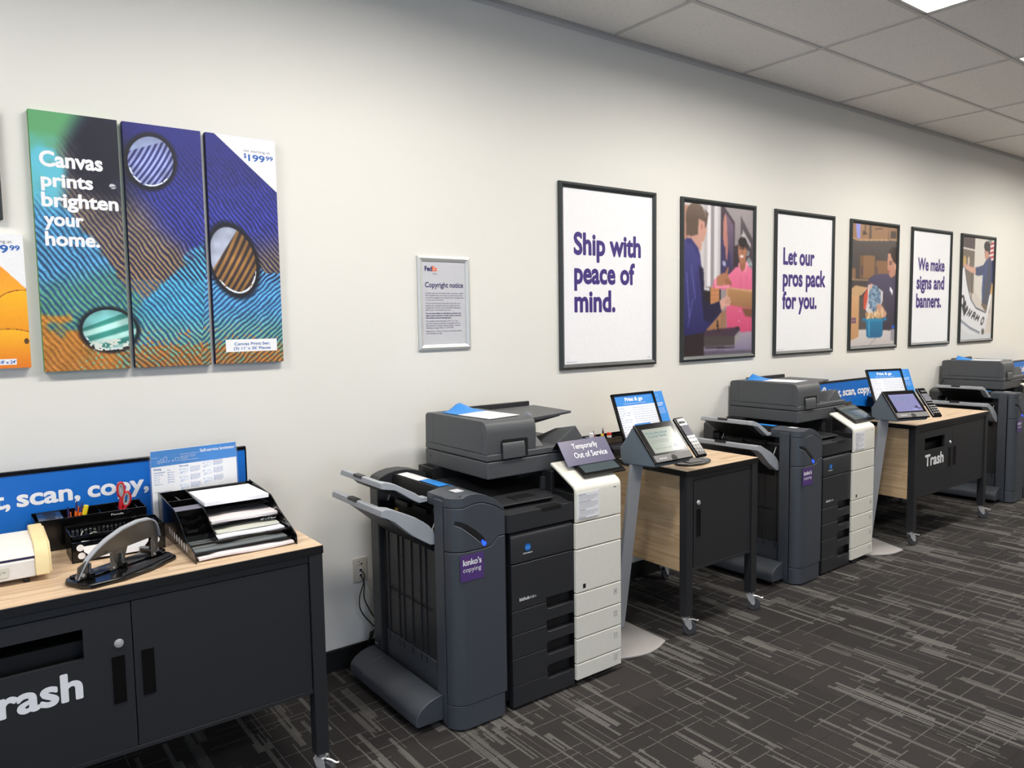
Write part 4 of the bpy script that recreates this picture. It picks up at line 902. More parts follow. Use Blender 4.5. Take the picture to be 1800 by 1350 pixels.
    MB().hexa([(2.124, -.60, 1.058), (2.20, -.60, 1.058), (2.20, -.14, 1.058), (2.124, -.14, 1.058)], [(2.124, -.57, 1.115), (2.175, -.52, 1.145), (2.175, -.16, 1.145), (2.124, -.16, 1.13)]).build('exit_slope', 'scan_grey', t, bev=.004)
    MB().add([(2.26, -.61, 1.058), (2.445, -.61, 1.058), (2.445, -.42, 1.058), (2.24, -.42, 1.058), (2.395, -.60, 1.135), (2.405, -.44, 1.105)], [(0, 3, 2, 1), (0, 1, 4), (1, 2, 5, 4), (2, 3, 5), (3, 0, 4, 5)]).build('sheet_stopper', 'scan_grey', t, bev=.002)
    # ---------------- finisher
    FG = 'printer_grey'
    MB().box(1.600, -.77, .045, 1.792, -.145, .90).box(1.60, -.838, .03, 1.783, -.76, .86).build('finisher_core', 'printer_black', t, smooth=False)
    MB().box(1.535, -.218, .045, 1.62, -.138, .90).build('rear_column', 'printer_dark', t, bev=.006)
    MB().box(1.535, -.772, .020, 1.62, -.706, .935).box(1.548, -.706, .02, 1.60, -.700, .76).build('front_column', FG, t, bev=.004)
    q = MB().box(1.560, -.702, .10, 1.60, -.216, .73)
    for y in (-.672, -.590, -.545, -.470, -.395, -.352, -.262): q.box(1.554, y-.005, .20, 1.562, y+.005, .73)
    q.build('side_panel', 'printer_dark', t, bev=.002)
    MB().box(1.556, -.690, .09, 1.562, -.235, .235).box(1.552, -.700, .235, 1.558, -.235, .238).build('lower_side_cover', FG, t, bev=.002)
    q = MB()
    for k in range(16):
        q.cyl((1.5535, -.64+.026*k, .50+.02*((k*7) % 5)-.06*(k % 3)), (1.5525, -.64+.026*k, .50+.02*((k*7) % 5)-.06*(k % 3)), .003, 8)
    q.box(1.551, -.645, .445, 1.556, -.27, .448); q.build('side_screws', 'hole_black', t)
    MB().box(1.5343, -.177, .150, 1.535, -.150, .153).build('spec_label', 'sheet_grey', t)
    MB().box(1.5343, -.208, .098, 1.535, -.172, .115).build('spec_label', 'sheet_grey', t)
    # eject mouth with rollers, guides and yellow tags
    MB().cyl((1.605, -.69, .845), (1.605, -.23, .845), .010, 12).cyl((1.61, -.69, .80), (1.61, -.23, .80), .008, 12).build('eject_roller', 'printer_dark', t)
    MB().box(1.575, -.58, .835, 1.60, -.47, .856).box(1.575, -.42, .835, 1.60, -.31, .856).build('paper_flap', 'printer_black', t, bev=.002)
    MB().cyl((1.556, -.655, .790), (1.575, -.660, .835), .0028, 8).cyl((1.556, -.275, .845), (1.575, -.280, .895), .0028, 8).build('guide_pin', 'sheet_grey', t)
    MB().box(1.566, -.640, .762, 1.572, -.618, .785).box(1.566, -.345, .800, 1.572, -.322, .818).build('warning_tag', 'yellow_tag', t)
    # foot
    ft = [(1.535, .132), (1.525, .134), (1.500, .131), (1.465, .121), (1.435, .104), (1.416, .085), (1.410, .070), (1.410, .036), (1.416, .030), (1.535, .030)]
    MB().prism(ft, 'y', -.748, -.268).build('foot_cover', FG, t, bev=.006, seg=3, ang=50)
    MB().prism(ft, 'y', -.265, -.135).build('foot_cover_rear', FG, t, bev=.004, seg=2, ang=50)
    for y in (-.66, -.2): MB().cyl((1.47, y-.012, .016), (1.47, y+.012, .016), .016, 12).build('caster', 'printer_black', t)
    # front cover pieces
    arc = [(1.600-.065*math.cos(PI/2*k/8), -.780-.065*math.sin(PI/2*k/8)) for k in range(9)]
    xs_ = [1.62, 1.64, 1.66, 1.69, 1.72, 1.74, 1.755, 1.77, 1.780, 1.787]
    path = arc+[(x, -.845) for x in xs_]
    ztop = [.950]*8+[.957, .960, .960, .958, .949, .935, .922, .911, .898, .886, .872]
    seam = [.912, .912, .912, .912, .912, .912, .912, .912, .914, .919, .922, .922, .917, .906, .897, .889, .880, .873, .868]
    def lowseam(x):
        if x < 1.70: return .7345
        if x < 1.722: return .7345+(x-1.70)*.25
        if x < 1.752: return .740+(x-1.722)/.03*.030
        return .770
    low = [lowseam(p[0]) for p in path]
    MB().panel(path, [s+.0015 for s in seam], ztop, .03).build('finisher_cap', FG, t, bev=.004, seg=2)
    pp = path; door_ = MB().panel(pp, [z+.0015 for z in low], [s-.0015 for s in seam], .02).build('finisher_door', FG, t, bev=.003)
    MB().panel(path, .108, [z-.0015 for z in low], .02).build('finisher_lower_panel', FG, t, bev=.003)
    pin = [(x*1.0+(.0 if x < 1.6 else -.0), y+.002) for (x, y) in path[:-2]]+[(1.776, -.843)]
    MB().panel(pin, .008, .106, .03).build('finisher_plinth', FG, t, bev=.003)
    MB().box(1.538, -.772, .008, 1.562, -.74, .055).build('plinth_clip', FG, t, bev=.002)
    # hand slot with blue lamp
    sl = [(1.555, .862), (1.575, .858), (1.60, .846), (1.64, .817), (1.675, .786), (1.693, .763), (1.697, .748), (1.687, .742), (1.672, .754), (1.64, .783), (1.60, .816), (1.575, .836), (1.555, .845)]
    sl2 = [p for p in sl if True]
    def onpath(x):
        if x >= 1.60: return -.8458
        a = math.acos(max(-1, min(1, (1.600-x)/.065))); return -.780-.065*math.sin(a)-.0009
    q = MB(); n = 6
    topl = sl[:6]; botl = [sl[12], sl[11], sl[10], sl[9], sl[8], sl[7]]
    def interp(lst, x):
        for i in range(len(lst)-1):
            if lst[i][0] <= x <= lst[i+1][0]: return lst[i][1]+(lst[i+1][1]-lst[i][1])*(x-lst[i][0])/(lst[i+1][0]-lst[i][0])
        return lst[-1][1] if x > lst[-1][0] else lst[0][1]
    xq = [1.555+.0065*k for k in range(21)]; V = []
    for x in xq: V += [(x, onpath(x), interp(topl, x)), (x, onpath(x), interp(botl, x))]
    q.add(V, [(2*i, 2*i+1, 2*i+3, 2*i+2) for i in range(20)]); q.build('hand_slot', 'hole_black', door_)
    V2 = [(x, onpath(x)-.0006, interp(botl, x)-.0022) for x in xq]+[(x, onpath(x)-.0006, interp(botl, x)) for x in xq]
    MB().add(V2, [(i, i+1, 22+i, 21+i) for i in range(20)]).build('slot_edge', 'tray_grey', door_)
    MB().cyl((1.683, -.846, .7535), (1.683, -.8475, .7535), .0085, 16).hexa([(1.668, -.8462, .763), (1.683, -.8462, .748), (1.683, -.845, .748), (1.668, -.845, .763)], [(1.673, -.8462, .772), (1.689, -.8462, .757), (1.689, -.845, .757), (1.673, -.845, .772)]).build('status_lamp', 'blue_led', door_)
    st = sheet((1.567, -.8462, .617), XR, ZU, .111, .105, 'sticker_purple', t, 'brand_sticker')
    lettering([("k\u0131nko's", 1.579, .6815, .088, .023, .028), ('copying', 1.579, .6545, .086, .018, .0)], (0, -.8467, 0), XR, ZU, 'print_white', st, bold=.02)
    MB().cyl((1.5965, -.8466, .7025), (1.5965, -.8472, .7025), .0026, 12).build('red_dot', 'print_red', st)
    # top covers
    capp = [(1.548, .90), (1.545, .948), (1.60, .957), (1.64, .9595), (1.66, .957), (1.69, .948), (1.72, .934), (1.74, .921), (1.755, .910), (1.77, .897), (1.780, .885), (1.786, .872), (1.786, .85)]
    MB().prism(capp, 'y', -.815, -.640).build('finisher_top_cover', FG, t, bev=.002, ang=40)
    MB().box(1.598, -.772, .9585, 1.640, -.722, .9605).build('top_label', 'sheet_grey', t)
    MB().prism([(1.60, .90), (1.61, .950), (1.66, .953), (1.70, .940), (1.785, .89), (1.785, .86), (1.60, .86)], 'y', -.642, -.22).build('finisher_mid_cover', 'printer_black', t, ang=40)
    MB().prism([(1.536, .89), (1.536, .930), (1.545, .942), (1.58, .955), (1.62, .963), (1.68, .963), (1.74, .95), (1.785, .93), (1.785, .89)], 'y', -.228, -.14).build('finisher_rear_cover', 'printer_dark', t, bev=.004, ang=40)
    lab = MB().prism([(1.615, .9535), (1.664, .9555), (1.698, .9435), (1.697, .9425), (1.664, .9545), (1.615, .9525)], 'y', -.45, -.262).build('guide_label', 'sheet_white', t)
    lab2 = MB().prism([(1.622, .9538), (1.664, .9555), (1.700, .9435), (1.699, .9425), (1.664, .9545), (1.622, .9528)], 'y', -.61, -.45).build('guide_label', 'leaflet_blue', t)
    # trays
    def tray(name, edge, frail, plate, under):
        o = MB().hexa(*edge).build(name, 'tray_grey', t, bev=.003)
        MB().prism(frail[0], 'y', frail[1], frail[2]).build('front_rail', 'tray_grey', o, bev=.003)
        MB().hexa(*plate).build('tray_plate', 'printer_black', o); MB().hexa(*under).build('tray_underside', 'printer_black', o)
        return o
    up = tray('output_tray', ([(1.336, -.615, .990), (1.352, -.615, .985), (1.352, -.265, .985), (1.336, -.265, .990)], [(1.338, -.605, 1.012), (1.356, -.605, 1.014), (1.356, -.275, 1.014), (1.338, -.275, 1.012)]),
         ([(1.336, .990), (1.338, 1.012), (1.356, 1.014), (1.40, 1.000), (1.49, .950), (1.515, .930), (1.545, .927), (1.545, .908), (1.505, .908), (1.48, .922), (1.40, .975), (1.352, .985)], -.645, -.603),
         ([(1.350, -.61, .992), (1.60, -.61, .880), (1.60, -.25, .880), (1.350, -.275, .992)], [(1.350, -.61, 1.001), (1.60, -.61, .890), (1.60, -.25, .890), (1.350, -.275, 1.001)]),
         ([(1.400, -.60, .950), (1.60, -.60, .862), (1.60, -.28, .862), (1.400, -.30, .950)], [(1.360, -.60, .990), (1.60, -.60, .882), (1.60, -.28, .882), (1.360, -.30, .990)]))
    lo = tray('output_tray', ([(1.306, -.655, .893), (1.324, -.655, .886), (1.324, -.240, .886), (1.306, -.240, .893)], [(1.308, -.645, .918), (1.328, -.645, .922), (1.328, -.245, .922), (1.308, -.245, .918)]),
         ([(1.306, .893), (1.308, .918), (1.328, .922), (1.355, .916), (1.455, .868), (1.49, .845), (1.515, .826), (1.535, .803), (1.545, .775), (1.545, .742), (1.520, .745), (1.44, .796), (1.36, .866), (1.324, .886)], -.700, -.645),
         ([(1.322, -.65, .893), (1.56, -.68, .745), (1.56, -.22, .745), (1.322, -.245, .893)], [(1.322, -.65, .902), (1.56, -.68, .756), (1.56, -.22, .756), (1.322, -.245, .902)]),
         ([(1.400, -.62, .835), (1.56, -.66, .700), (1.56, -.24, .700), (1.400, -.26, .835)], [(1.335, -.62, .885), (1.56, -.66, .745), (1.56, -.24, .745), (1.335, -.26, .885)]))
    for o, ya, yb, za, xx in ((up, -.47, -.40, 1.0145, 1.347), (lo, -.48, -.40, .9225, 1.318)):   # thumb notches in the free edge
        MB().box(xx-.012, ya, za-.012, xx+.011, yb, za+.0006).build('tray_notch', 'printer_dark', o)
    return t
c0 = copier()
POSES = [(0, 0, 0), (2.5165, .105, .0224), (5.7243, .095, .04)]
CL = [None, 'middle copier, dark with white end panels, between the narrow table and the Trash table', 'farthest dark copier, cut by the right edge behind the Trash table']
for k in (1, 2):
    c = copy_tree(c0); c['label'] = CL[k]
    c.location = (2.0+POSES[k][0], -.8+POSES[k][1], 0); c.rotation_euler.z = POSES[k][2]
    lo_ = [o for o in c.children if o.name.startswith('output_tray')][-1]; lo_.location.z -= .045      # their lower tray rides lower
# instruction leaflets with a curled blue corner, on each document feeder
def leaflet():
    t = thing('instruction_leaflet', 'white and blue leaflet with a curled corner on the nearest copier', 'leaflet', (1.93, -.40, 1.2065), 'leaflets lying on the copier feeders')
    pts = []; n = 16
    def surf(nx0, nx1, nm, m, lift):
        V = []; F = []; k = 14
        for i in range(k+1):
            for j in range(9):
                a = nx0+(nx1-nx0)*i/k; b = j/8
                x = 1.875+.19*b+(.03)*(a); y = -.225-.36*a+.03*b
                z = 1.2085+lift*max(0, (.42-a)/.42)**1.5*math.exp(-((b-.62)/.27)**2)
                V.append((x, y, z))
        for i in range(k):
            for j in range(8): F.append((i*9+j, i*9+j+1, (i+1)*9+j+1, (i+1)*9+j))
        o = MB().add(V, F).build(nm, m, t, ang=60); s = o.modifiers.new('s', 'SOLIDIFY'); s.thickness = .0006; s.offset = 1; return o
    surf(0, .36, 'blue_header', 'leaflet_blue', .036); b = surf(.36, 1, 'sheet', 'sheet_white', .036)
    it = []
    for k in range(7): it.append((('Place originals face up', 'Select copy on the screen', 'Insert your card to start', 'Choose the paper size and', 'colour of the copies then', 'press the blue start key', 'Collect prints at the left')[k], .0, -.012*k, .12, .0055, 0))
    lettering(it, (1.90, -.50, 1.2092), (.995, .1, 0), (-.1, .995, 0), 'print_blue', b, bold=0)
    return t
l0 = leaflet()
for k, lb in ((1, 'white and blue leaflet with a curled corner on the middle copier'), (2, 'blue and white leaflet lying on the farthest copier')):
    c = copy_tree(l0); c['label'] = lb; th_ = POSES[k][2]
    v = Matrix.Rotation(th_, 3, 'Z') @ Vector((1.93-2.0, -.40+.8, 1.2065)); c.location = (v.x+2.0+POSES[k][0], v.y-.8+POSES[k][1], 1.2065); c.rotation_euler.z = th_
# tent sign on the near copier
t = thing('tent_sign', 'purple tent sign reading Temporarily Out of Service on the near copier', 'tent sign', (2.36, -.66, .98))
A, B, Cc = (-.750, .9795), (-.668, 1.0795), (-.640, 1.0400)
f = MB().hexa([(2.215, A[0], A[1]), (2.512, A[0], A[1]), (2.512, A[0]+.003, A[1]), (2.215, A[0]+.003, A[1])], [(2.222, B[0], B[1]), (2.519, B[0], B[1]), (2.519, B[0]+.003, B[1]), (2.222, B[0]+.003, B[1])]).build('front_face', 'sign_purple', t)
MB().hexa([(2.215, Cc[0], Cc[1]), (2.512, Cc[0], Cc[1]), (2.512, Cc[0]+.003, Cc[1]), (2.215, Cc[0]+.003, Cc[1])], [(2.222, B[0]+.002, B[1]-.001), (2.519, B[0]+.002, B[1]-.001), (2.519, B[0]+.004, B[1]), (2.222, B[0]+.004, B[1])]).build('rear_face', 'printer_black', t)
U = Vector((.007, B[0]-A[0], B[1]-A[1])).normalized(); Np = Vector((1, 0, 0)).cross(U)
lettering([('Temporarily', .072, .082, .155, .028, .010), ('Out of Service', .062, .035, .205, .029, .010)], Vector((2.215, A[0], A[1]))+Np*.0012, XR, U, 'print_white', f)
# power lead hanging behind the farthest copier
MBp = MB().tube(bez([(7.60, -.06, 1.03), (7.54, -.05, 1.01), (7.49, -.045, .95), (7.47, -.045, .88), (7.49, -.045, .78), (7.5, -.045, .5)]), .005)
single(centre(MBp.build('power_cord', 'cable_black')), 'thin black lead looping down behind the farthest copier', 'cable')
# ------------------------------------------------------------------ payment kiosks
def kiosk():
    t = thing('payment_kiosk', 'grey pedestal kiosk with pale green screen beside the near copier', 'kiosk', (2.78, -.62, 0), 'pedestal payment kiosks with card readers')
    # fan shaped floor plate
    arc = []
    for k in range(15):
        a = k/14; arc.append((2.845-.33*a, -.768-.045*math.sin(PI*a)-.0*a))
    MB().prism([(2.863, -.430), (2.845, -.768)]+arc[1:]+[(2.60, -.430)], 'z', 0, .010).build('base_plate', 'kiosk_base', t, bev=.003)
    p0, p1 = (-.515, .010), (-.650, .935)
    MB().hexa([(2.726, p0[0]-.008, p0[1]), (2.802, p0[0]-.008, p0[1]), (2.802, p0[0]+.014, p0[1]), (2.726, p0[0]+.014, p0[1])], [(2.724, p1[0]-.008, p1[1]), (2.806, p1[0]-.008, p1[1]), (2.806, p1[0]+.014, p1[1]), (2.724, p1[0]+.014, p1[1])]).build('pole', 'kiosk_pole', t, bev=.004, seg=3)
    MB().prism([(-.575, .925), (-.568, .99), (-.585, 1.004), (-.652, 1.098), (-.668, 1.098), (-.812, .935), (-.800, .916), (-.60, .905)], 'x', 2.722, 2.986).build('housing', 'kiosk_grey', t, bev=.008, seg=3)
    a_, b_ = Vector((0, -.812, .9335)), Vector((0, -.664, 1.101)); u = (b_-a_).normalized(); nn = Vector((0, -u.z, u.y)); L = (b_-a_).length
    def sl(x0, x1, c, d, k0, k1):
        q = [Vector((x0, 0, 0))+a_+u*c, Vector((x1, 0, 0))+a_+u*c, Vector((x1, 0, 0))+a_+u*d, Vector((x0, 0, 0))+a_+u*d]
        return [v+nn*k0 for v in q], [v+nn*k1 for v in q]
    sc = MB().hexa(*sl(2.716, 2.992, -.002, L+.004, .0, .012)).build('screen_surround', 'gloss_black', t, bev=.004, seg=3)
    p = Pic(100, 70, (206, 216, 200)); p.noise(4, 3)
    p.poly([(0, .0), (1, 0), (1, .12), (0, .1)], (214, 222, 206)); p.ell(.84, .80, .10, .10, (96, 116, 146)); p.poly([(.74, .80), (.95, .80), (.98, .88), (.72, .88)], (96, 116, 146)); p.ell(.74, .90, .12, .07, (236, 240, 234)); p.ell(.93, .74, .05, .08, (232, 238, 230))
    o = a_+u*.052+Vector((2.748, 0, 0))+nn*.0124
    p.build(o, (1, 0, 0), tuple(u), .218, .142, 'screen_print', sc, name='display')
    O2 = Vector(a_+u*.052+nn*.0136+Vector((2.748, 0, 0)))
    lettering([('From the cloud', .014, .110, .150, .0125), ('to your hands.', .014, .091, .140, .0125)], O2, XR, u, 'print_teal', sc, bold=.012)
    lettering([('Print, scan and copy from your', .016, .068, .13, .0052), ('phone, drive or memory stick', .016, .058, .12, .0052), ('Touch the screen to start', .016, .022, .12, .006)], O2, XR, u, 'print_grey', sc, bold=.0, name='small_print')
    sp = MB().hexa(*sl(2.720, 2.988, .001, .040, .0115, .0165)).build('speaker_bar', 'speaker_grey', t, bev=.002)
    MB().hexa(*sl(2.835, 2.873, .000, .022, .0160, .0172)).hexa(*sl(2.842, 2.866, .022, .030, .0160, .0172)).build('reader_slot', 'hole_black', sp)
    q = MB()
    for k in range(4): q.hexa(*sl(2.752+.014*k, 2.759+.014*k, .014, .023, .0160, .0172))
    q.build('port', 'sheet_grey', sp)
    # card terminal clipped to the right side
    w0 = 3.006
    ct = MB().hexa(*sl(w0, w0+.080, -.012, L+.010, .004, .026)).build('card_terminal', 'gloss_black', t, bev=.012, seg=4)
    MB().box(2.985, -.74, .965, 3.012, -.70, 1.00).build('terminal_arm', 'printer_black', t)
    MB().hexa(*sl(w0+.012, w0+.068, .115, .180, .0258, .0268)).build('terminal_display', 'terminal_glass', ct)
    q = MB()
    for r in range(5):
        for c in range(3 if r else 4):
            x = w0+.014+(.019 if r else .0145)*c; z = (.098 if r == 0 else .090-.0185*r); q.hexa(*sl(x, x+(.0125 if r else .010), z, z+(.005 if r == 0 else .009), .0258, .0276))
    q.build('keypad', 'scissor_grey', ct)
    MB().hexa(*sl(w0+.020, w0+.060, .192, .205, .0255, .030)).build('card_slot', 'scan_grey', ct, bev=.003)
    # framed price sheet behind the screen, leaning back
    fb, ft_ = Vector((0, -.572, 1.015)), Vector((0, -.478, 1.248)); fu = (ft_-fb).normalized(); fn = Vector((0, -fu.z, fu.y)); FL = (ft_-fb).length
    def fs(x0, x1, c, d, k0, k1):
        q = [Vector((x0, 0, 0))+fb+fu*c, Vector((x1, 0, 0))+fb+fu*c, Vector((x1, 0, 0))+fb+fu*d, Vector((x0, 0, 0))+fb+fu*d]
        return [v+fn*k0 for v in q], [v+fn*k1 for v in q]
    X0_, X1_ = 2.752, 3.066
    fr = MB().hexa(*fs(X0_, X1_, 0, .014, -.008, .006)).hexa(*fs(X0_, X1_, FL-.012, FL, -.008, .006)).hexa(*fs(X0_, X0_+.013, 0, FL, -.008, .006)).hexa(*fs(X1_-.013, X1_, 0, FL, -.008, .006)).hexa(*fs(X0_, X1_, 0, FL, -.010, -.004)).build('sheet_holder', 'gloss_black', t, bev=.002)
    MB().hexa([(2.78, -.60, .985), (2.96, -.60, .985), (2.96, -.56, .985), (2.78, -.56, .985)], [(2.77, -.59, 1.02), (3.0, -.59, 1.02), (3.0, -.55, 1.02), (2.77, -.55, 1.02)]).build('holder_bracket', 'printer_black', t)
    MB().hexa(*fs(X0_+.012, X1_-.012, .013, FL-.011, -.005, -.001)).build('price_sheet', 'sheet_white', t)
    MB().hexa(*fs(X0_+.012, X1_-.012, FL-.067, FL-.011, -.002, -.0004)).hexa(*fs(2.86, 2.98, .066, .082, -.002, -.0004)).build('blue_header', 'leaflet_blue', fr, smooth=False)
    FO = Vector(fb+fn*.0)+Vector((X0_, 0, 0))
    lettering([('Print & go', .088, FL-.043, .132, .019, .04)], FO, XR, fu, 'print_white', fr, bold=.03)
    lettering([('What to expect when you use our printers', .070, FL-.059, .17, .0058)], FO, XR, fu, 'print_white', fr, bold=0, name='small_print')
    L1 = ['How to print', 'Black and white', 'Letter  Legal  Tabloid', 'One sided  Two sided', 'Colour', 'Letter  Legal  Tabloid', 'One sided  Two sided', 'Scan', 'To email or memory stick', 'To cloud drive', 'Copy', 'Letter  Legal  Tabloid', 'Fax', 'Local and long distance']
    L2 = ['Print files from your phone or email account today', 'Send your file and then enter the code at any of our', 'printers to release the job when you are ready to go', 'Prices are per side and do not include any taxes due', 'Insert a memory stick or tap to pay at this station', 'with your card before you collect the printed pages', 'Choose color or black and white on the touch screen', 'All sales are final once your pages have been printed', 'Please ask a team member if you need any help at all', 'Thank you for printing with us']
    it = [(s_, .020, FL-.083-.0125*k, min(.085, .0038*len(s_)), .0052, .012 if k in (0, 4, 7, 10, 12) else 0) for k, s_ in enumerate(L1)]
    it += [(s_, .125, FL-.083-.0125*k, min(.165, .0034*len(s_)), .0052, 0) for k, s_ in enumerate(L2)]
    lettering(it, FO-fn*.0002, XR, fu, 'print_blue', fr, bold=0, name='price_list')
    ss = MB().hexa(*fs(3.050, 3.148, .035, FL-.002, -.014, -.011)).build('side_card', 'leaflet_blue', t)
    it = [('Contactless', .322, FL-.072, .058, .0075, .025), ('payment', .322, FL-.083, .05, .0075, .025)]
    it += [(s_, .322, FL-.100-.009*k, .060-.006*(k % 2), .005, 0) for k, s_ in enumerate(['Tap your card or', 'phone on the card', 'reader to start', 'your print job'])]
    it += [(s_, .322, .065-.009*k, .060-.006*(k % 2), .005, 0) for k, s_ in enumerate(['See a team member', 'if you have any', 'questions today'])]
    lettering(it, FO-fn*.0108, XR, fu, 'print_white', ss, bold=0)
    MB().hexa(*fs(3.090, 3.106, FL-.055, FL-.020, -.0112, -.0106)).build('phone_symbol', 'pale_blue', ss)
    MB().hexa(*fs(3.092, 3.104, FL-.052, FL-.024, -.0107, -.0102)).build('phone_symbol_screen', 'leaflet_blue', ss)
    return t
mat('terminal_glass', (84, 84, 96), .5)
k0_ = kiosk()
c = copy_tree(k0_); c['label'] = 'grey pedestal kiosk with lavender screen in front of the Trash table'
rz = math.radians(-19.5); tip = Vector((2.845-2.78, -.768+.62, 0)); d = Matrix.Rotation(rz, 3, 'Z') @ tip
c.location = (5.261-d.x, -.801-d.y, 0); c.rotation_euler.z = rz
# second kiosk shows a lavender screen
def find(o, n):
    for ch in o.children_recursive:
        if ch.name.split('.')[0] == n: return ch
ds = find(c, 'display'); ds.data = ds.data.copy(); ca = ds.data.color_attributes['Col']; N = len(ca.data)
arr = np.zeros(N*4, np.float32); ca.data.foreach_get('color', arr); arr = arr.reshape(-1, 4); g_ = arr[:, 1]; arr[:, 0] = g_*.72; arr[:, 1] = g_*.70; arr[:, 2] = g_*1.9; ca.data.foreach_set('color', arr.reshape(-1)); ds['label'] = 'lavender display'
# oval stand on the narrow table under the card terminal
t = thing('oval_stand', 'black oval swivel stand lying on the narrow table under the card terminal', 'stand', (3.175, -.665, TZ), rz=.1, world=False)
n = 28; rim = [(.128*math.cos(2*PI*k/n), .078*math.sin(2*PI*k/n)) for k in range(n)]
MB().prism(rim, 'z', 0, .011).build('base', 'gloss_black', t, bev=.004, seg=3, local=True)
MB().prism([(-.07, -.03), (.03, -.045), (.055, .0), (.03, .045), (-.06, .04)], 'z', .011, .0145).build('top_plate', 'speaker_grey', t, bev=.002, local=True)
q = MB()
for a in (-.5, -.15, .2, .55): q.prism([(.100*math.cos(a)-.008, .062*math.sin(a)-.006), (.100*math.cos(a)+.008, .062*math.sin(a)-.006), (.100*math.cos(a)+.008, .062*math.sin(a)+.006), (.100*math.cos(a)-.008, .062*math.sin(a)+.006)], 'z', .011, .0125)
q.build('slots', 'tray_grey', t, local=True)
# ------------------------------------------------------------------ blue sign boards
def board(x0, x1, label, yb=-.125, rot=0):
    t = thing('sign_board', label, 'sign board', ((x0+x1)/2, yb, TZ), 'blue Print, scan, copy sign boards')
    b = MB().box(x0, yb, TZ, x1, yb+.008, 1.133).build('panel', 'board_blue', t, bev=.001)
    MB().box(x0-.004, yb-.004, 1.122, x1+.004, yb+.012, 1.1375).build('top_rail', 'gloss_black', t, bev=.003)
    MB().box(x1, yb-.001, TZ, x1+.005, yb+.010, 1.125).box(x0-.005, yb-.001, TZ, x0, yb+.010, 1.125).build('side_rail', 'gloss_black', t)
    B = .032
    lettering([('Print,', x0+.143, 1.0105, .182, .058), ('scan,', x0+.344, 1.0105, .197, .058), ('copy,', x0+.565, 1.0105, .209, .058), ('and ship', x0+.800, 1.0105, .27, .058)], (0, yb-.0007, 0), XR, ZU, 'print_white', b, bold=B)
    lettering([('hub', -.020, 0, .110, .060)], (x0+.098, yb-.0007, 1.005), (0, 0, 1), (-1, 0, 0), 'print_white', b, bold=.045)
    return t
board(-.165, .981, 'blue sign board reading scan, copy, standing along the wall on the front left table')
board(5.29, 6.436, 'blue sign board reading Print, scan, partly hidden behind the second price sheet')
board(8.28, 9.426, 'blue sign board at the right edge showing only and')
# ------------------------------------------------------------------ desk organisers
def organizer(x0, label, kind):
    y0, y1, z0, z1 = -.262, -.142, TZ, .976; W = .352
    t = thing('desk_organizer', label, 'desk organizer', (x0+W/2, -.2, TZ), 'black desk organizers')
    w = .003; q = MB()
    q.box(x0, y0, z0, x0+W, y0+w, z1).box(x0, y1-w, z0, x0+W, y1, z1+.006).box(x0, y0, z0, x0+w, y1, z1).box(x0+W-w, y0, z0, x0+W, y1, z1).box(x0, y0, z0, x0+W, y1, z0+w)
    for a in (.088, .145, .205, .265, .325): q.box(x0+a, y0, z0, x0+a+w, y1, z1-.004)
    q.build('box', 'gloss_black', t, bev=.001)
    MB().hexa([(x0+.014, y0+.002, z1-.006), (x0+.086, y0+.002, z1-.006), (x0+.086, y1-.002, z1), (x0+.014, y1-.002, z1)], [(x0+.014, y0+.002, z1-.003), (x0+.086, y0+.002, z1-.003), (x0+.086, y1-.002, z1+.003), (x0+.014, y1-.002, z1+.003)]).build('lid', 'lid_blue_reflection', t)
    q = MB(); n = 16
    for k, (yy, rx) in enumerate(((-.165, .019), (-.188, .021), (-.212, .015), (-.234, .015))):
        zz = z1-.003+(yy-y0)/(y1-y0)*.006+.0006; q.add([(x0+.052+rx*math.cos(2*PI*i/n), yy+.007*math.sin(2*PI*i/n), zz) for i in range(n)], [tuple(range(n))])
    q.build('lid_holes', 'hole_black', t)
    q = MB()       # stepped front tier
    xa = x0+.088; q.hexa([(xa, y0-.055, TZ), (x0+W, y0-.055, TZ), (x0+W, y0, TZ), (xa, y0, TZ)], [(xa, y0-.050, TZ+.052), (x0+W, y0-.050, TZ+.052), (x0+W, y0, TZ+.082), (xa, y0, TZ+.082)])
    q.build('front_tier', 'gloss_black', t, bev=.002)
    lettering([('Rubber bands', xa+.012, .0, .055, .006), ('Paper clips', xa+.115, .0, .055, .006)], (0, y0-.034, TZ+.0640), XR, (0, .857, .515), 'print_grey', t, bold=0)
    lettering([('Pencils', x0+.235, -.0, .040, .006)], (0, y0-.0004, z1-.016), XR, ZU, 'print_white', t, name='compartment_name', bold=0)
    return t
mat('lid_blue_reflection', (28, 44, 66), .15)  # black lid; the blue reflection on it is put into the colour
organizer(.218, 'black desk organizer with red scissors and orange pens on the front left table', 0)
organizer(2.845, 'black desk organizer with orange pens behind the first price sheet', 1)
organizer(5.98, 'black desk organizer with black scissors in front of the Print, scan sign board', 2)
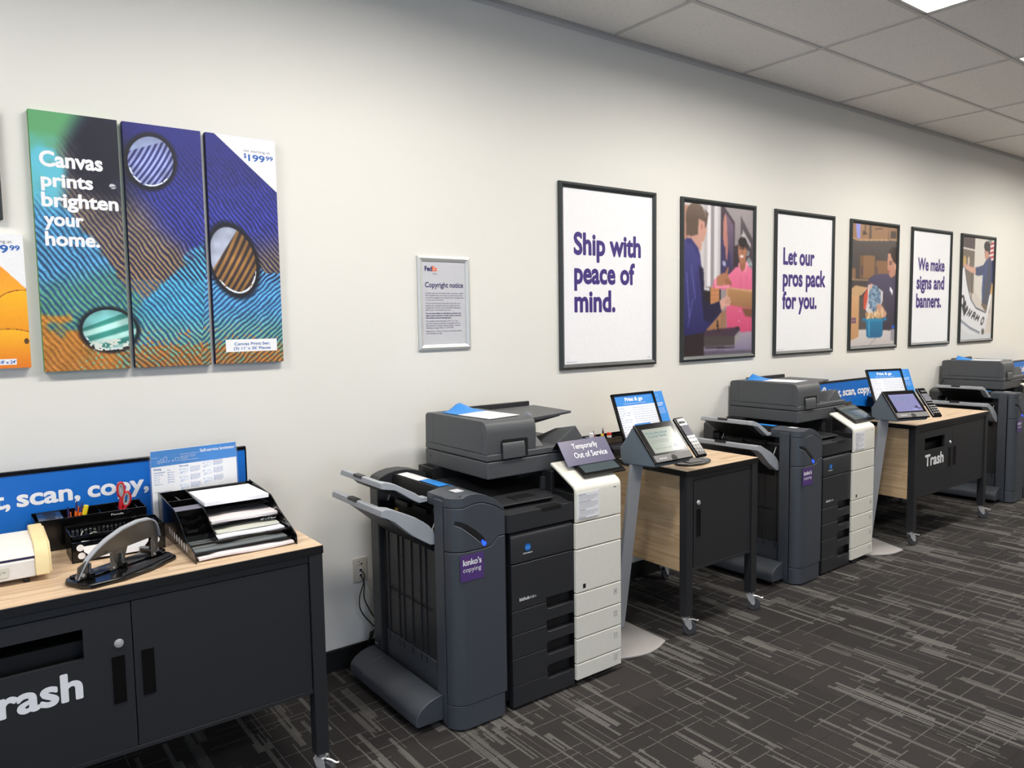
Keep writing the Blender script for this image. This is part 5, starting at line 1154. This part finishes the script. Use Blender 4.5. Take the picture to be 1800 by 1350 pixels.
def pen(x, y, z, dx, dy, h, label, kind='pen', grp='pens in the organizers'):
    t = thing('marker' if kind == 'marker' else 'pen', label, 'marker' if kind == 'marker' else 'pen', (x, y, z), grp)
    d = Vector((dx, dy, 1)).normalized(); p = Vector((x, y, z)); r = .0052 if kind == 'pen' else .008
    if kind == 'pen':
        MB().cyl(p, p+d*(h-.028), r, 12).build('barrel', 'pen_orange', t); MB().cyl(p+d*(h-.030), p+d*(h-.004), r*.99, 12, r*.7).build('grip', 'pen_navy', t); MB().cyl(p+d*(h-.004), p+d*(h+.008), .0022, 8).build('button', 'pen_navy', t)
        MB().hexa([tuple(p+d*(h-.05)+Vector((r, -.002, 0))), tuple(p+d*(h-.05)+Vector((r+.003, -.002, 0))), tuple(p+d*(h-.05)+Vector((r+.003, .002, 0))), tuple(p+d*(h-.05)+Vector((r, .002, 0)))], [tuple(p+d*(h-.012)+Vector((r, -.002, 0))), tuple(p+d*(h-.012)+Vector((r+.003, -.002, 0))), tuple(p+d*(h-.012)+Vector((r+.003, .002, 0))), tuple(p+d*(h-.012)+Vector((r, .002, 0)))]).build('clip', 'pen_orange', t)
    else: MB().cyl(p, p+d*h, r, 14).build('body', 'pen_yellow', t, bev=.001)
    return t
zb = TZ+.0035
pen(.335, -.175, zb, -.05, .05, .118, 'orange pen with navy tip lying low, leftmost of the pens beside the scissors')
pen(.342, -.19, zb, .10, .05, .138, 'upright orange pen with navy button, second from the left beside the scissors')
pen(.340, -.215, zb, .22, .1, .138, 'orange and navy pen tilting right, just left of the yellow highlighter')
pen(.352, -.20, zb, .24, -.05, .134, 'yellow highlighter standing in the front left organizer', 'marker', 'markers in the organizers')
for x, dx, h, l in ((2.905, -.16, .142, 'orange pen leaning left in the organizer behind the near copier'), (2.952, .02, .150, 'orange pen standing upright in the organizer behind the near copier')): pen(x, -.21, zb, dx, .03, h, l)
pen(2.936, -.225, zb, -.02, .02, .128, 'yellow marker between the orange pens behind the near copier', 'marker', 'markers in the organizers')
for x, dx, h, l in ((6.082, -.02, .140, 'orange pen beside the yellow marker in front of the blue board'), (6.105, .12, .145, 'upright orange pen just left of the black scissors'), (6.150, .22, .132, 'orange pen leaning right under the black scissors')): pen(x, -.22, zb, dx, -.03, h, l)
pen(6.076, -.235, zb, -.16, -.05, .128, 'yellow marker leaning left in the organizer by the blue board', 'marker', 'markers in the organizers')
def pot(x, y, m1, m2, r, h, label):
    t = thing('push_pin_tub', label, 'small tub', (x, y, .9765)); MB().cyl((x, y, .972), (x, y, .972+h*.45), r, 18).build('tub', m1, t, bev=.002); MB().cyl((x, y, .972+h*.45), (x, y, .972+h), r*1.05, 18).build('lid', m2, t, bev=.002)
pot(2.868, -.205, 'sheet_white', 'sheet_white', .013, .034, 'small white tub on the organizer left of the orange pens')
pot(2.985, -.225, 'sheet_white', 'tin_red', .013, .028, 'small white tub with orange red lid right of the orange pens')
def scissors(x, y, z, m1, m2, label, s=1.0, wide=0):
    t = thing('scissors', label, 'scissors', (x, y, z), 'scissors in the organizers')
    def ring(cx, cz, rx, rz, tilt, m, nm):
        pts = [(x+cx+rx*math.cos(2*PI*k/20)*math.cos(tilt)-rz*math.sin(2*PI*k/20)*math.sin(tilt), y+.0*k, z+cz+rx*math.cos(2*PI*k/20)*math.sin(tilt)+rz*math.sin(2*PI*k/20)*math.cos(tilt)) for k in range(21)]
        return MB().tube(pts, .0052*s, 8).build(nm, m, t)
    if not wide:
        ring(.004, .148, .0105, .028, 0, m1, 'handle'); ring(.020, .112, .0135, .026, -.15, m1, 'handle')
        MB().tube([(x+.004, y, z+.120), (x-.001, y, z+.085), (x, y, z+.050)], [.006, .0075, .006], 8).tube([(x+.018, y, z+.088), (x+.010, y, z+.070), (x+.002, y, z+.050)], [.006, .007, .006], 8).build('shank', m1, t)
        ring(.004, .148, .0065, .022, 0, m2, 'inner_grip'); ring(.020, .112, .009, .020, -.15, m2, 'inner_grip')
    else:
        ring(-.028, .142, .017, .030, .35, m1, 'handle'); ring(.030, .142, .017, .030, -.35, m1, 'handle')
        MB().tube([(x-.018, y, z+.118), (x-.006, y, z+.085), (x, y, z+.05)], [.006, .008, .006], 8).tube([(x+.020, y, z+.118), (x+.007, y, z+.085), (x, y, z+.05)], [.006, .008, .006], 8).build('shank', m1, t)
    MB().hexa([(x-.003, y-.001, z), (x+.001, y-.001, z), (x+.001, y+.001, z), (x-.003, y+.001, z)], [(x-.007, y-.001, z+.06), (x+.006, y-.001, z+.06), (x+.006, y+.001, z+.06), (x-.007, y+.001, z+.06)]).build('blade', 'steel', t)
scissors(.497, -.185, TZ+.020, 'scissor_red', 'scissor_grey', 'red and grey handled scissors standing in the front left organizer')
scissors(6.178, -.205, TZ+.028, 'gloss_black', 'gloss_black', 'black handled scissors standing in front of the far blue sign board', 1.3, 1)
# wire basket with cards and round stickers, behind the hole punch
t = thing('wire_basket', 'black slotted basket of cards between the hole punch and the organizer', 'basket', (.44, -.40, TZ))
bx0, bx1, by0, by1, bz1 = .300, .585, -.470, -.325, .955
q = MB().box(bx0, by0, TZ, bx1, by1, TZ+.003)
q.box(bx0, by0, bz1-.010, bx1, by0+.003, bz1).box(bx0, by1-.003, bz1-.010, bx1, by1, bz1).box(bx0, by0, bz1-.010, bx0+.003, by1, bz1).box(bx1-.003, by0, bz1-.010, bx1, by1, bz1)
for k in range(12):
    yy = by0+(by1-by0-.004)*k/11; q.box(bx0, yy, TZ, bx0+.002, yy+.005, bz1); q.box(bx1-.002, yy, TZ, bx1, yy+.005, bz1)
for k in range(22):
    xx = bx0+(bx1-bx0-.004)*k/21; q.box(xx, by1-.002, TZ, xx+.005, by1, bz1)
q.box(bx0, by0, TZ, bx1, by0+.003, bz1-.022)
for k in range(2): q.box(bx0, by0, TZ+.03+.03*k, bx0+.002, by1, TZ+.035+.03*k)
q.build('basket_shell', 'gloss_black', t)
for (cx, cz, r) in ((.325, .914, .011), (.328, .887, .011), (.363, .884, .0125), (.553, .926, .010), (.556, .899, .011)):
    MB().cyl((cx, by0-.0006, cz), (cx, by0+.001, cz), r, 24).build('round_sticker', 'sheet_white', t)
def card(poly, y, nm, label, lean=.02):
    th = thing('index_card', label, 'card', (sum(p[0] for p in poly)/len(poly), y, min(p[1] for p in poly)), 'index cards in the slotted basket')
    n = len(poly); z0 = min(p[1] for p in poly); V = [(p[0], y+(p[1]-z0)*lean*10, p[1]) for p in poly]+[(p[0], y+(p[1]-z0)*lean*10+.001, p[1]) for p in poly]
    MB().add(V, [tuple(range(n)), tuple(range(2*n-1, n-1, -1))]+[(i, (i+1) % n, n+(i+1) % n, n+i) for i in range(n)]).build('card', 'sheet_white', th, smooth=False)
card([(.335, .90), (.362, .876), (.437, .872), (.445, .925), (.330, .935)], -.479, 'card', 'white index card seen through the left window of the punch lever')
card([(.452, .872), (.505, .872), (.530, .900), (.535, .935), (.452, .940)], -.479, 'card', 'white index card seen through the right window of the punch lever')
# stapler-like dark grey head behind the punch
t = thing('stapler', 'black stapler standing on end behind the hole punch lever', 'stapler', (.52, -.295, TZ+.052))
MB().hexa([(.470, -.325, .920), (.515, -.325, .918), (.515, -.300, .918), (.470, -.300, .920)], [(.468, -.325, .938), (.520, -.325, .958), (.530, -.300, .958), (.470, -.300, .938)]).build('body', 'rubber_base', t, bev=.005, seg=3)
MB().hexa([(.505, -.325, .915), (.55, -.325, .905), (.55, -.300, .905), (.505, -.300, .915)], [(.512, -.325, .954), (.545, -.325, .944), (.545, -.300, .944), (.512, -.300, .954)]).build('arm', 'gloss_black', t, bev=.004)
# rubber band and paper clip
t = thing('rubber_band', 'pale rubber band looped over the organizer front', 'rubber band', (.375, -.318, .92))
MB().tube([(.345+.0, -.332, .920), (.350, -.328, .932), (.362, -.322, .938), (.380, -.320, .938), (.398, -.322, .931), (.396, -.326, .924), (.384, -.326, .926), (.372, -.328, .920)], .0016, 6).build('band', 'paper_cream', t)
# ------------------------------------------------------------------ three-hole punch
t = thing('hole_punch', 'grey metal three hole punch with glossy black base, on the front left table', 'hole punch', (.402, -.640, TZ), rz=math.radians(29), world=False)
base = [(-.165, -.055), (-.150, -.085), (-.06, -.112), (.05, -.112), (.158, -.086), (.176, -.035), (.168, .045), (.150, .075), (.12, .055), (-.14, .045), (-.160, .02)]
MB().prism(base, 'z', 0, .016).build('base', 'gloss_black', t, bev=.006, seg=4, local=True)
MB().prism([(.130, -.06), (.165, -.03), (.163, .06), (.148, .078), (.128, .05)], 'z', .014, .030).build('end_ramp', 'gloss_black', t, bev=.006, seg=3, local=True)
MB().prism([(-.06, -.108), (.02, -.101), (.145, -.075), (.150, -.055), (.02, -.062), (-.02, -.075)], 'z', .016, .020).build('front_grip', 'rubber_base', t, bev=.003, local=True)
MB().box(-.135, -.030, .016, .135, .035, .022).build('deck', 'gloss_black', t, bev=.002, local=True)
N = 36; xs_ = [-.150+.290*k/N for k in range(N+1)]
TAB = [(0, .026), (.04, .05), (.10, .078), (.2, .103), (.32, .124), (.5, .145), (.7, .155), (.85, .152), (.93, .138), (.97, .115), (1, .085)]
def arch(x):
    u_ = (x+.150)/.290
    for (a, za), (b, zb_) in zip(TAB, TAB[1:]):
        if u_ <= b+1e-9: return za+(zb_-za)*(u_-a)/(b-a)
    return .085
q = MB(); yf, ybk = -.020, .004
def lean(z): return yf-.15*(z-.03)
V = []
for x in xs_:
    z1 = arch(x); z0 = max(.030, min(z1-.020, .066+.018*(x+.15)/.29))
    if x < -.112: z0 = .020
    if x > .118: z0 = .030
    V += [(x, lean(z0), z0), (x, lean(z1), z1), (x, lean(z1)+.006, z1), (x, lean(z0)+.006, z0)]
F = [(0, 1, 2, 3), tuple(4*N+k for k in (3, 2, 1, 0))]
for i in range(N):
    for k in range(4): F.append((4*i+k, 4*i+(k+1) % 4, 4*(i+1)+(k+1) % 4, 4*(i+1)+k))
q.add(V, F)
V = []
for x in xs_:     # rolled flange along the arched edge
    z1 = arch(x); V += [(x, lean(z1)+.006, z1+.001), (x, lean(z1)-.010, z1-.001), (x, lean(z1)-.010, z1-.006), (x, lean(z1)+.006, z1-.004)]
MB().add(V, F).build('lever_edge', 'tray_grey', t, local=True, ang=50)
q.hexa([(-.022, lean(.03), .034), (.014, lean(.03), .034), (.014, lean(.03)+.006, .034), (-.022, lean(.03)+.006, .034)], [(-.035, lean(.09), .098), (.028, lean(.09), .098), (.028, lean(.09)+.006, .098), (-.035, lean(.09)+.006, .098)])
q.hexa([(-.152, lean(.03)-.006, .020), (-.120, lean(.03)-.006, .020), (-.120, lean(.03), .020), (-.152, lean(.03), .020)], [(-.150, lean(.07)-.006, .060), (-.118, lean(.07)-.006, .075), (-.118, lean(.07), .075), (-.150, lean(.07), .060)])
q.build('lever', 'punch_grey', t, local=True, ang=30)
for x in (-.045, .105):
    MB().hexa([(x-.010, -.046, .022), (x+.010, -.046, .022), (x+.010, -.042, .022), (x-.010, -.042, .022)], [(x-.004, -.040, .078), (x+.004, -.040, .078), (x+.004, -.036, .078), (x-.004, -.036, .078)]).build('link_plate', 'punch_grey', t, bev=.0015, local=True)
    MB().cyl((x, -.0475, .030), (x, -.046, .030), .0035, 10).build('rivet', 'chrome', t, local=True)
MB().cyl((-.135, -.0290, .032), (-.135, -.0265, .032), .006, 14).build('rivet', 'chrome', t, local=True)
for x in (-.112, .0, .122):
    a = MB().box(x-.009, -.040, .018, x+.009, -.012, .034).build('punch_head', 'gloss_black', t, bev=.002, local=True)
    MB().cyl((x, -.028, .03), (x, -.028, .062), .0048, 12).build('punch_pin', 'steel', t, local=True)
# ------------------------------------------------------------------ laminator
t = thing('laminator', 'white laminating machine with yellowed cream end cap, cut by the left edge', 'laminator', (0, -.48, TZ))
x0, x1 = -.175, .190
MB().prism([(-.592, .882), (-.588, .934), (-.575, .938), (-.43, .945), (-.38, .93), (-.375, .882)], 'x', x0, x1).build('body', 'laminator_white', t, bev=.004, seg=3)
MB().box(x0, -.580, .936, x1, -.40, .946).build('feed_slot', 'print_navy', t)
MB().prism([(-.588, .944), (-.583, .950), (-.560, .968), (-.545, .975), (-.40, .985), (-.385, .975), (-.385, .944)], 'x', x0, x1).build('lid', 'laminator_white', t, bev=.003, seg=3)
MB().prism([(-.600, .884), (-.594, .940), (-.566, .978), (-.556, .982), (-.395, 1.000), (-.372, .995), (-.366, .960), (-.368, .884)], 'x', .189, .227).build('end_cap', 'laminator_cream', t, bev=.004, seg=3)
MB().prism([(-.596, .890), (-.590, .940), (-.562, .976), (-.40, .992), (-.372, .985), (-.372, .890)], 'x', .226, .232).build('end_cap_rim', 'laminator_cream', t, bev=.002)
pl = MB().prism([(.045, .8925), (.117, .8925), (.120, .8955), (.120, .921), (.117, .924), (.045, .924)], 'y', -.5935, -.591).build('rating_plate', 'paper_cream', t, bev=.001)
lettering([('LAMINATING MFG. CO.', .050, .9085, .064, .0035, .012), ('MADE IN USA', .062, .9035, .038, .0028), ('120 V  60 Hz', .062, .899, .034, .0028), ('MODEL 5000', .058, .895, .040, .0028)], (0, -.594, 0), XR, ZU, 'print_black', pl, bold=0)
for x in (.165, -.14):
    for y in (-.575, -.40): MB().cyl((x, y, TZ), (x, y, .884), .0085, 16).build('foot', 'rubber_base', t)
# ------------------------------------------------------------------ letter tray
t = thing('letter_tray', 'black stepped letter tray with paper shelves at the right end of the front left table', 'letter tray', (.79, -.48, TZ))
side = [(-.235, TZ), (-.235, 1.015), (-.470, .992), (-.500, .985), (-.560, .955), (-.625, .915), (-.715, .900), (-.738, .885), (-.738, TZ)]
sideR = [(-.235, TZ), (-.235, 1.018), (-.480, 1.000), (-.515, .985), (-.560, .962), (-.700, .912), (-.728, .900), (-.732, .885), (-.732, TZ)]
mid = [(-.235, TZ+.02), (-.235, 1.012), (-.470, .990), (-.520, .975), (-.560, .950), (-.600, .930), (-.640, .905), (-.640, TZ+.02)]
MB().prism(side, 'x', .617, .6205).build('left_side', 'gloss_black', t); MB().prism(sideR, 'x', .957, .9605).build('right_side', 'gloss_black', t); MB().prism(mid, 'x', .712, .7155).build('divider', 'gloss_black', t)
MB().box(.617, -.238, TZ, .960, -.234, 1.012).build('back', 'gloss_black', t)
q = MB()
for k in range(7): q.cyl((.6165, -.30-.040*k, .915), (.6160, -.30-.040*k, .915), .0, 3) if False else None
SH = [(.715, .9755, -.500, 'upper_shelf'), (.715, .9405, -.575, 'middle_shelf'), (.715, .9035, -.650, 'lower_shelf'), (.620, .8850, -.705, 'bottom_shelf')]
for x, z, yf_, nm_ in SH: MB().prism([(x, yf_), (x+.05, yf_-.002), (x+.08, yf_+.012), (.957-.08, yf_+.012), (.957-.05, yf_-.002), (.957, yf_), (.957, -.238), (x, -.238)], 'z', z, z+.0025).build(nm_, 'gloss_black', t)
MB().box(.620, -.660, .9005, .957, -.655, .9080).build('front_bar', 'gloss_black', t, bev=.001)
q = MB()       # small compartments at the left
q.box(.620, -.36, TZ+.05, .712, -.357, 1.0).box(.664, -.3575, TZ+.05, .667, -.238, 1.0).build('partition', 'gloss_black', t)
MB().box(.620, -.47, TZ+.05, .712, -.467, .985).build('partition', 'gloss_black', t)
for k in range(3):
    q = MB()
    yy, zt_ = -.51-.038*k, .962-.022*k; q.prism([(.620, .90), (.620, zt_), (.638, zt_+.006), (.650, zt_-.006), (.682, zt_-.006), (.694, zt_+.006), (.712, zt_), (.712, .90)], 'y', yy, yy+.003).build('step_front', 'gloss_black', t)
MB().hexa([(.620, -.47, .982), (.712, -.47, .982), (.712, -.42, .988), (.620, -.42, .988)], [(.620, -.47, .984), (.712, -.47, .984), (.712, -.42, .990), (.620, -.42, .990)]).build('tab_rail', 'print_grey', t)
q = MB()
for k in range(8):
    n = 12; cy, cz = -.40-.033*k, .905-.002*k
    q.add([(.6165, cy+.010*math.cos(2*PI*i/n), cz+.013*math.sin(2*PI*i/n)) for i in range(n)], [tuple(range(n))])
q.build('side_cutouts', 'sheet_grey', t)
lettering([('Large tip labels', .003, 0, .036, .005), ('Large tip labels', .050, 0, .036, .005)], (.620, -.238+.0, 1.0125), XR, (0, 1, 0), 'print_white', t, bold=0)
lettering([('8.5" x 11" Bond', .885, .967, .055, .0055), ('8.5" x 14" Bond', .885, .9325, .055, .0055), ('11" x 17" Bond', .885, .8955, .055, .0055)], (0, -.580, 0), XR, ZU, 'print_white', t, bold=0, name='shelf_name')
def stack(name, pts, z, h, m, label, wav=0, grp='paper stacks in the letter tray'):
    o = MB(); n = 14; (a, b, c, d) = pts; V = []
    for i in range(n+1):
        f = i/n; p = Vector(a).lerp(Vector(b), f); r = Vector(d).lerp(Vector(c), f); wz = wav*math.sin(PI*f*2.2)
        V += [(p.x, p.y, z+wz*1.0), (p.x, p.y, z+h+wz), (r.x, r.y, z+h), (r.x, r.y, z)]
    F = [(0, 1, 2, 3), tuple(4*n+k for k in (3, 2, 1, 0))]
    for i in range(n):
        for k in range(4): F.append((4*i+k, 4*i+(k+1) % 4, 4*(i+1)+(k+1) % 4, 4*(i+1)+k))
    return single(centre(o.add(V, F).build(name, m, None)), label, 'paper', grp)
stack('paper_stack', [(.720, -.480), (.951, -.480), (.949, -.250), (.722, -.250)], .990, .014, 'paper_white', 'white paper stack on top of the letter tray')
stack('paper_stack', [(.718, -.566), (.952, -.566), (.952, -.250), (.718, -.250)], .9435, .009, 'paper_blush', 'off-white paper on the second shelf of the letter tray', .0012)
stack('paper_stack', [(.718, -.640), (.950, -.640), (.950, -.250), (.718, -.250)], .9065, .005, 'paper_white', 'thin paper stack on the third shelf of the letter tray', .001)
stack('paper_stack', [(.724, -.600), (.945, -.600), (.945, -.250), (.724, -.250)], .9150, .006, 'paper_cream', 'cream folders above the thin paper stack on the third shelf')
stack('paper_stack', [(.628, -.690), (.940, -.690), (.945, -.250), (.628, -.250)], .8880, .003, 'film_grey', 'grey clear film sheets above the lowest paper stack')
stack('paper_stack', [(.630, -.728), (.950, -.728), (.950, -.250), (.630, -.250)], .8700, .007, 'paper_blush', 'white paper stack at the very bottom of the letter tray', .002)
# ------------------------------------------------------------------ acrylic laminator sign
t = thing('acrylic_sign', 'clear acrylic stand with blue and white Self-service laminator instructions', 'sign stand', (.600, -.218, TZ), rz=math.radians(5.5), world=False)
Wd, Hh = .330, .306
MB().box(0, -.0015, 0, Wd, 0, Hh).box(0, .003, 0, Wd, .0045, Hh).box(0, 0, 0, Wd, .003, .002).box(-.003, -.0015, 0, 0, .0045, Hh+.002).box(Wd, -.0015, 0, Wd+.003, .0045, Hh+.002).build('holder', 'acrylic', t, local=True, smooth=False)
MB().box(.002, .0005, .004, Wd-.002, .0015, Hh-.003).build('sheet', 'sheet_white', t, local=True, smooth=False)
hd = MB().box(.002, .0000, Hh-.063, Wd-.002, .0005, Hh-.003).build('blue_header', 'leaflet_blue', t, local=True, smooth=False)
LO = (0, -.0003, 0)
lettering([('Self-service laminator', .185, Hh-.026, .138, .0115, .018)], LO, XR, ZU, 'print_white', t, local=True)
q = MB()
def outl(x, z, w_, h_, t_=.0008):
    q.box(x, -.0004, z, x+w_, -.0002, z+t_).box(x, -.0004, z+h_-t_, x+w_, -.0002, z+h_).box(x, -.0004, z, x+t_, -.0002, z+h_).box(x+w_-t_, -.0004, z, x+w_, -.0002, z+h_)
outl(.026, Hh-.052, .008, .011); outl(.037, Hh-.050, .009, .015); outl(.049, Hh-.048, .011, .019); outl(.090, Hh-.048, .014, .012); q.box(.066, -.0004, Hh-.048, .069, -.0002, Hh-.045).box(.079, -.0004, Hh-.048, .084, -.0002, Hh-.045).box(.108, -.0004, Hh-.026, .178, -.0002, Hh-.0252).box(.108, -.0004, Hh-.050, .178, -.0002, Hh-.0492)
q.build('header_symbols', 'print_white', t, local=True, smooth=False)
lettering([('Sizes we carry', .008, Hh-.030, .020, .003)]+[(s_, .110, Hh-.034-.005*k, .03, .0028) for k, s_ in enumerate(('Letter sheets', 'Legal sheets', 'Card pouches'))]+[(s_, .145, Hh-.034-.005*k, .022, .0028) for k, s_ in enumerate(('3 mil clear', '5 mil clear'))], LO, XR, ZU, 'print_white', t, local=True, bold=0, name='header_text')
it = [('Pricing', .011, Hh-.076, .026, .0065, .02), ('Lamination pouch', .011, Hh-.088, .040, .0045, .012), ('Card and tags', .011, Hh-.097, .032, .0045, 0), ("8.5' x 11'", .011, Hh-.106, .020, .0045, 0), ("8.5' x 14'", .011, Hh-.115, .020, .0045, 0), ("11' x 17'", .011, Hh-.124, .018, .0045, 0), ('Other services', .011, Hh-.133, .030, .0045, 0), ('Price', .060, Hh-.082, .010, .004, .01)]
it += [(s_, .060, Hh-.092-.0093*k, .024, .0045, 0) for k, s_ in enumerate(('$1.99 each', '$2.49 each', '$3.29 each', '$3.99 each', '$4.99 each'))]
it += [('How to use', .104, Hh-.074, .034, .0065, .02), ('See a team member for help with larger sizes', .011, Hh-.162, .06, .0035, .01)]
for cx, n0 in ((.143, 0), (.233, 3)):
    for r in range(3):
        it.append((str(n0+r+1)+'.', cx-.040, Hh-(.085 if n0 == 0 else .073)-.031*r, .004, .0045, .01))
        for k in range(5): it.append((('Switch the machine on and', 'wait for the green light', 'then place your page in', 'the pouch with an even', 'edge on all four sides')[(k+r) % 5], cx+.001, Hh-(.080 if n0 == 0 else .066)-.031*r-.0045*k, .038-.006*(k == 4), .0032, 0))
lettering(it, LO, XR, ZU, 'print_blue', t, local=True, bold=0, name='instructions')
q = MB()
for cx, zz in ((.108, .096), (.108, .127), (.108, .158), (.198, .084), (.198, .115), (.198, .146)):
    outl(cx, Hh-zz, .027, .014, .0006); q.box(cx-.004, -.0004, Hh-zz-.004, cx+.010, -.0002, Hh-zz-.0034).tube([(cx+.018, -.0004, Hh-zz+.012), (cx+.010, -.0004, Hh-zz+.004), (cx-.003, -.0004, Hh-zz-.004)], .0004, 4)
q.build('drawings', 'pale_blue', t, local=True, smooth=False)
# papers on the Trash table beside its organizer
t = thing('letter_tray', 'black letter tray on the Trash table, mostly hidden behind the middle copier', 'letter tray', (5.55, -.35, TZ))
MB().box(5.42, -.42, TZ, 5.70, -.16, TZ+.004).box(5.42, -.42, TZ, 5.424, -.16, TZ+.07).box(5.696, -.42, TZ, 5.70, -.16, TZ+.07).box(5.42, -.164, TZ, 5.70, -.16, TZ+.10).box(5.42, -.42, TZ+.035, 5.70, -.16, TZ+.038).build('shelves', 'gloss_black', t)
t.location.z = TZ
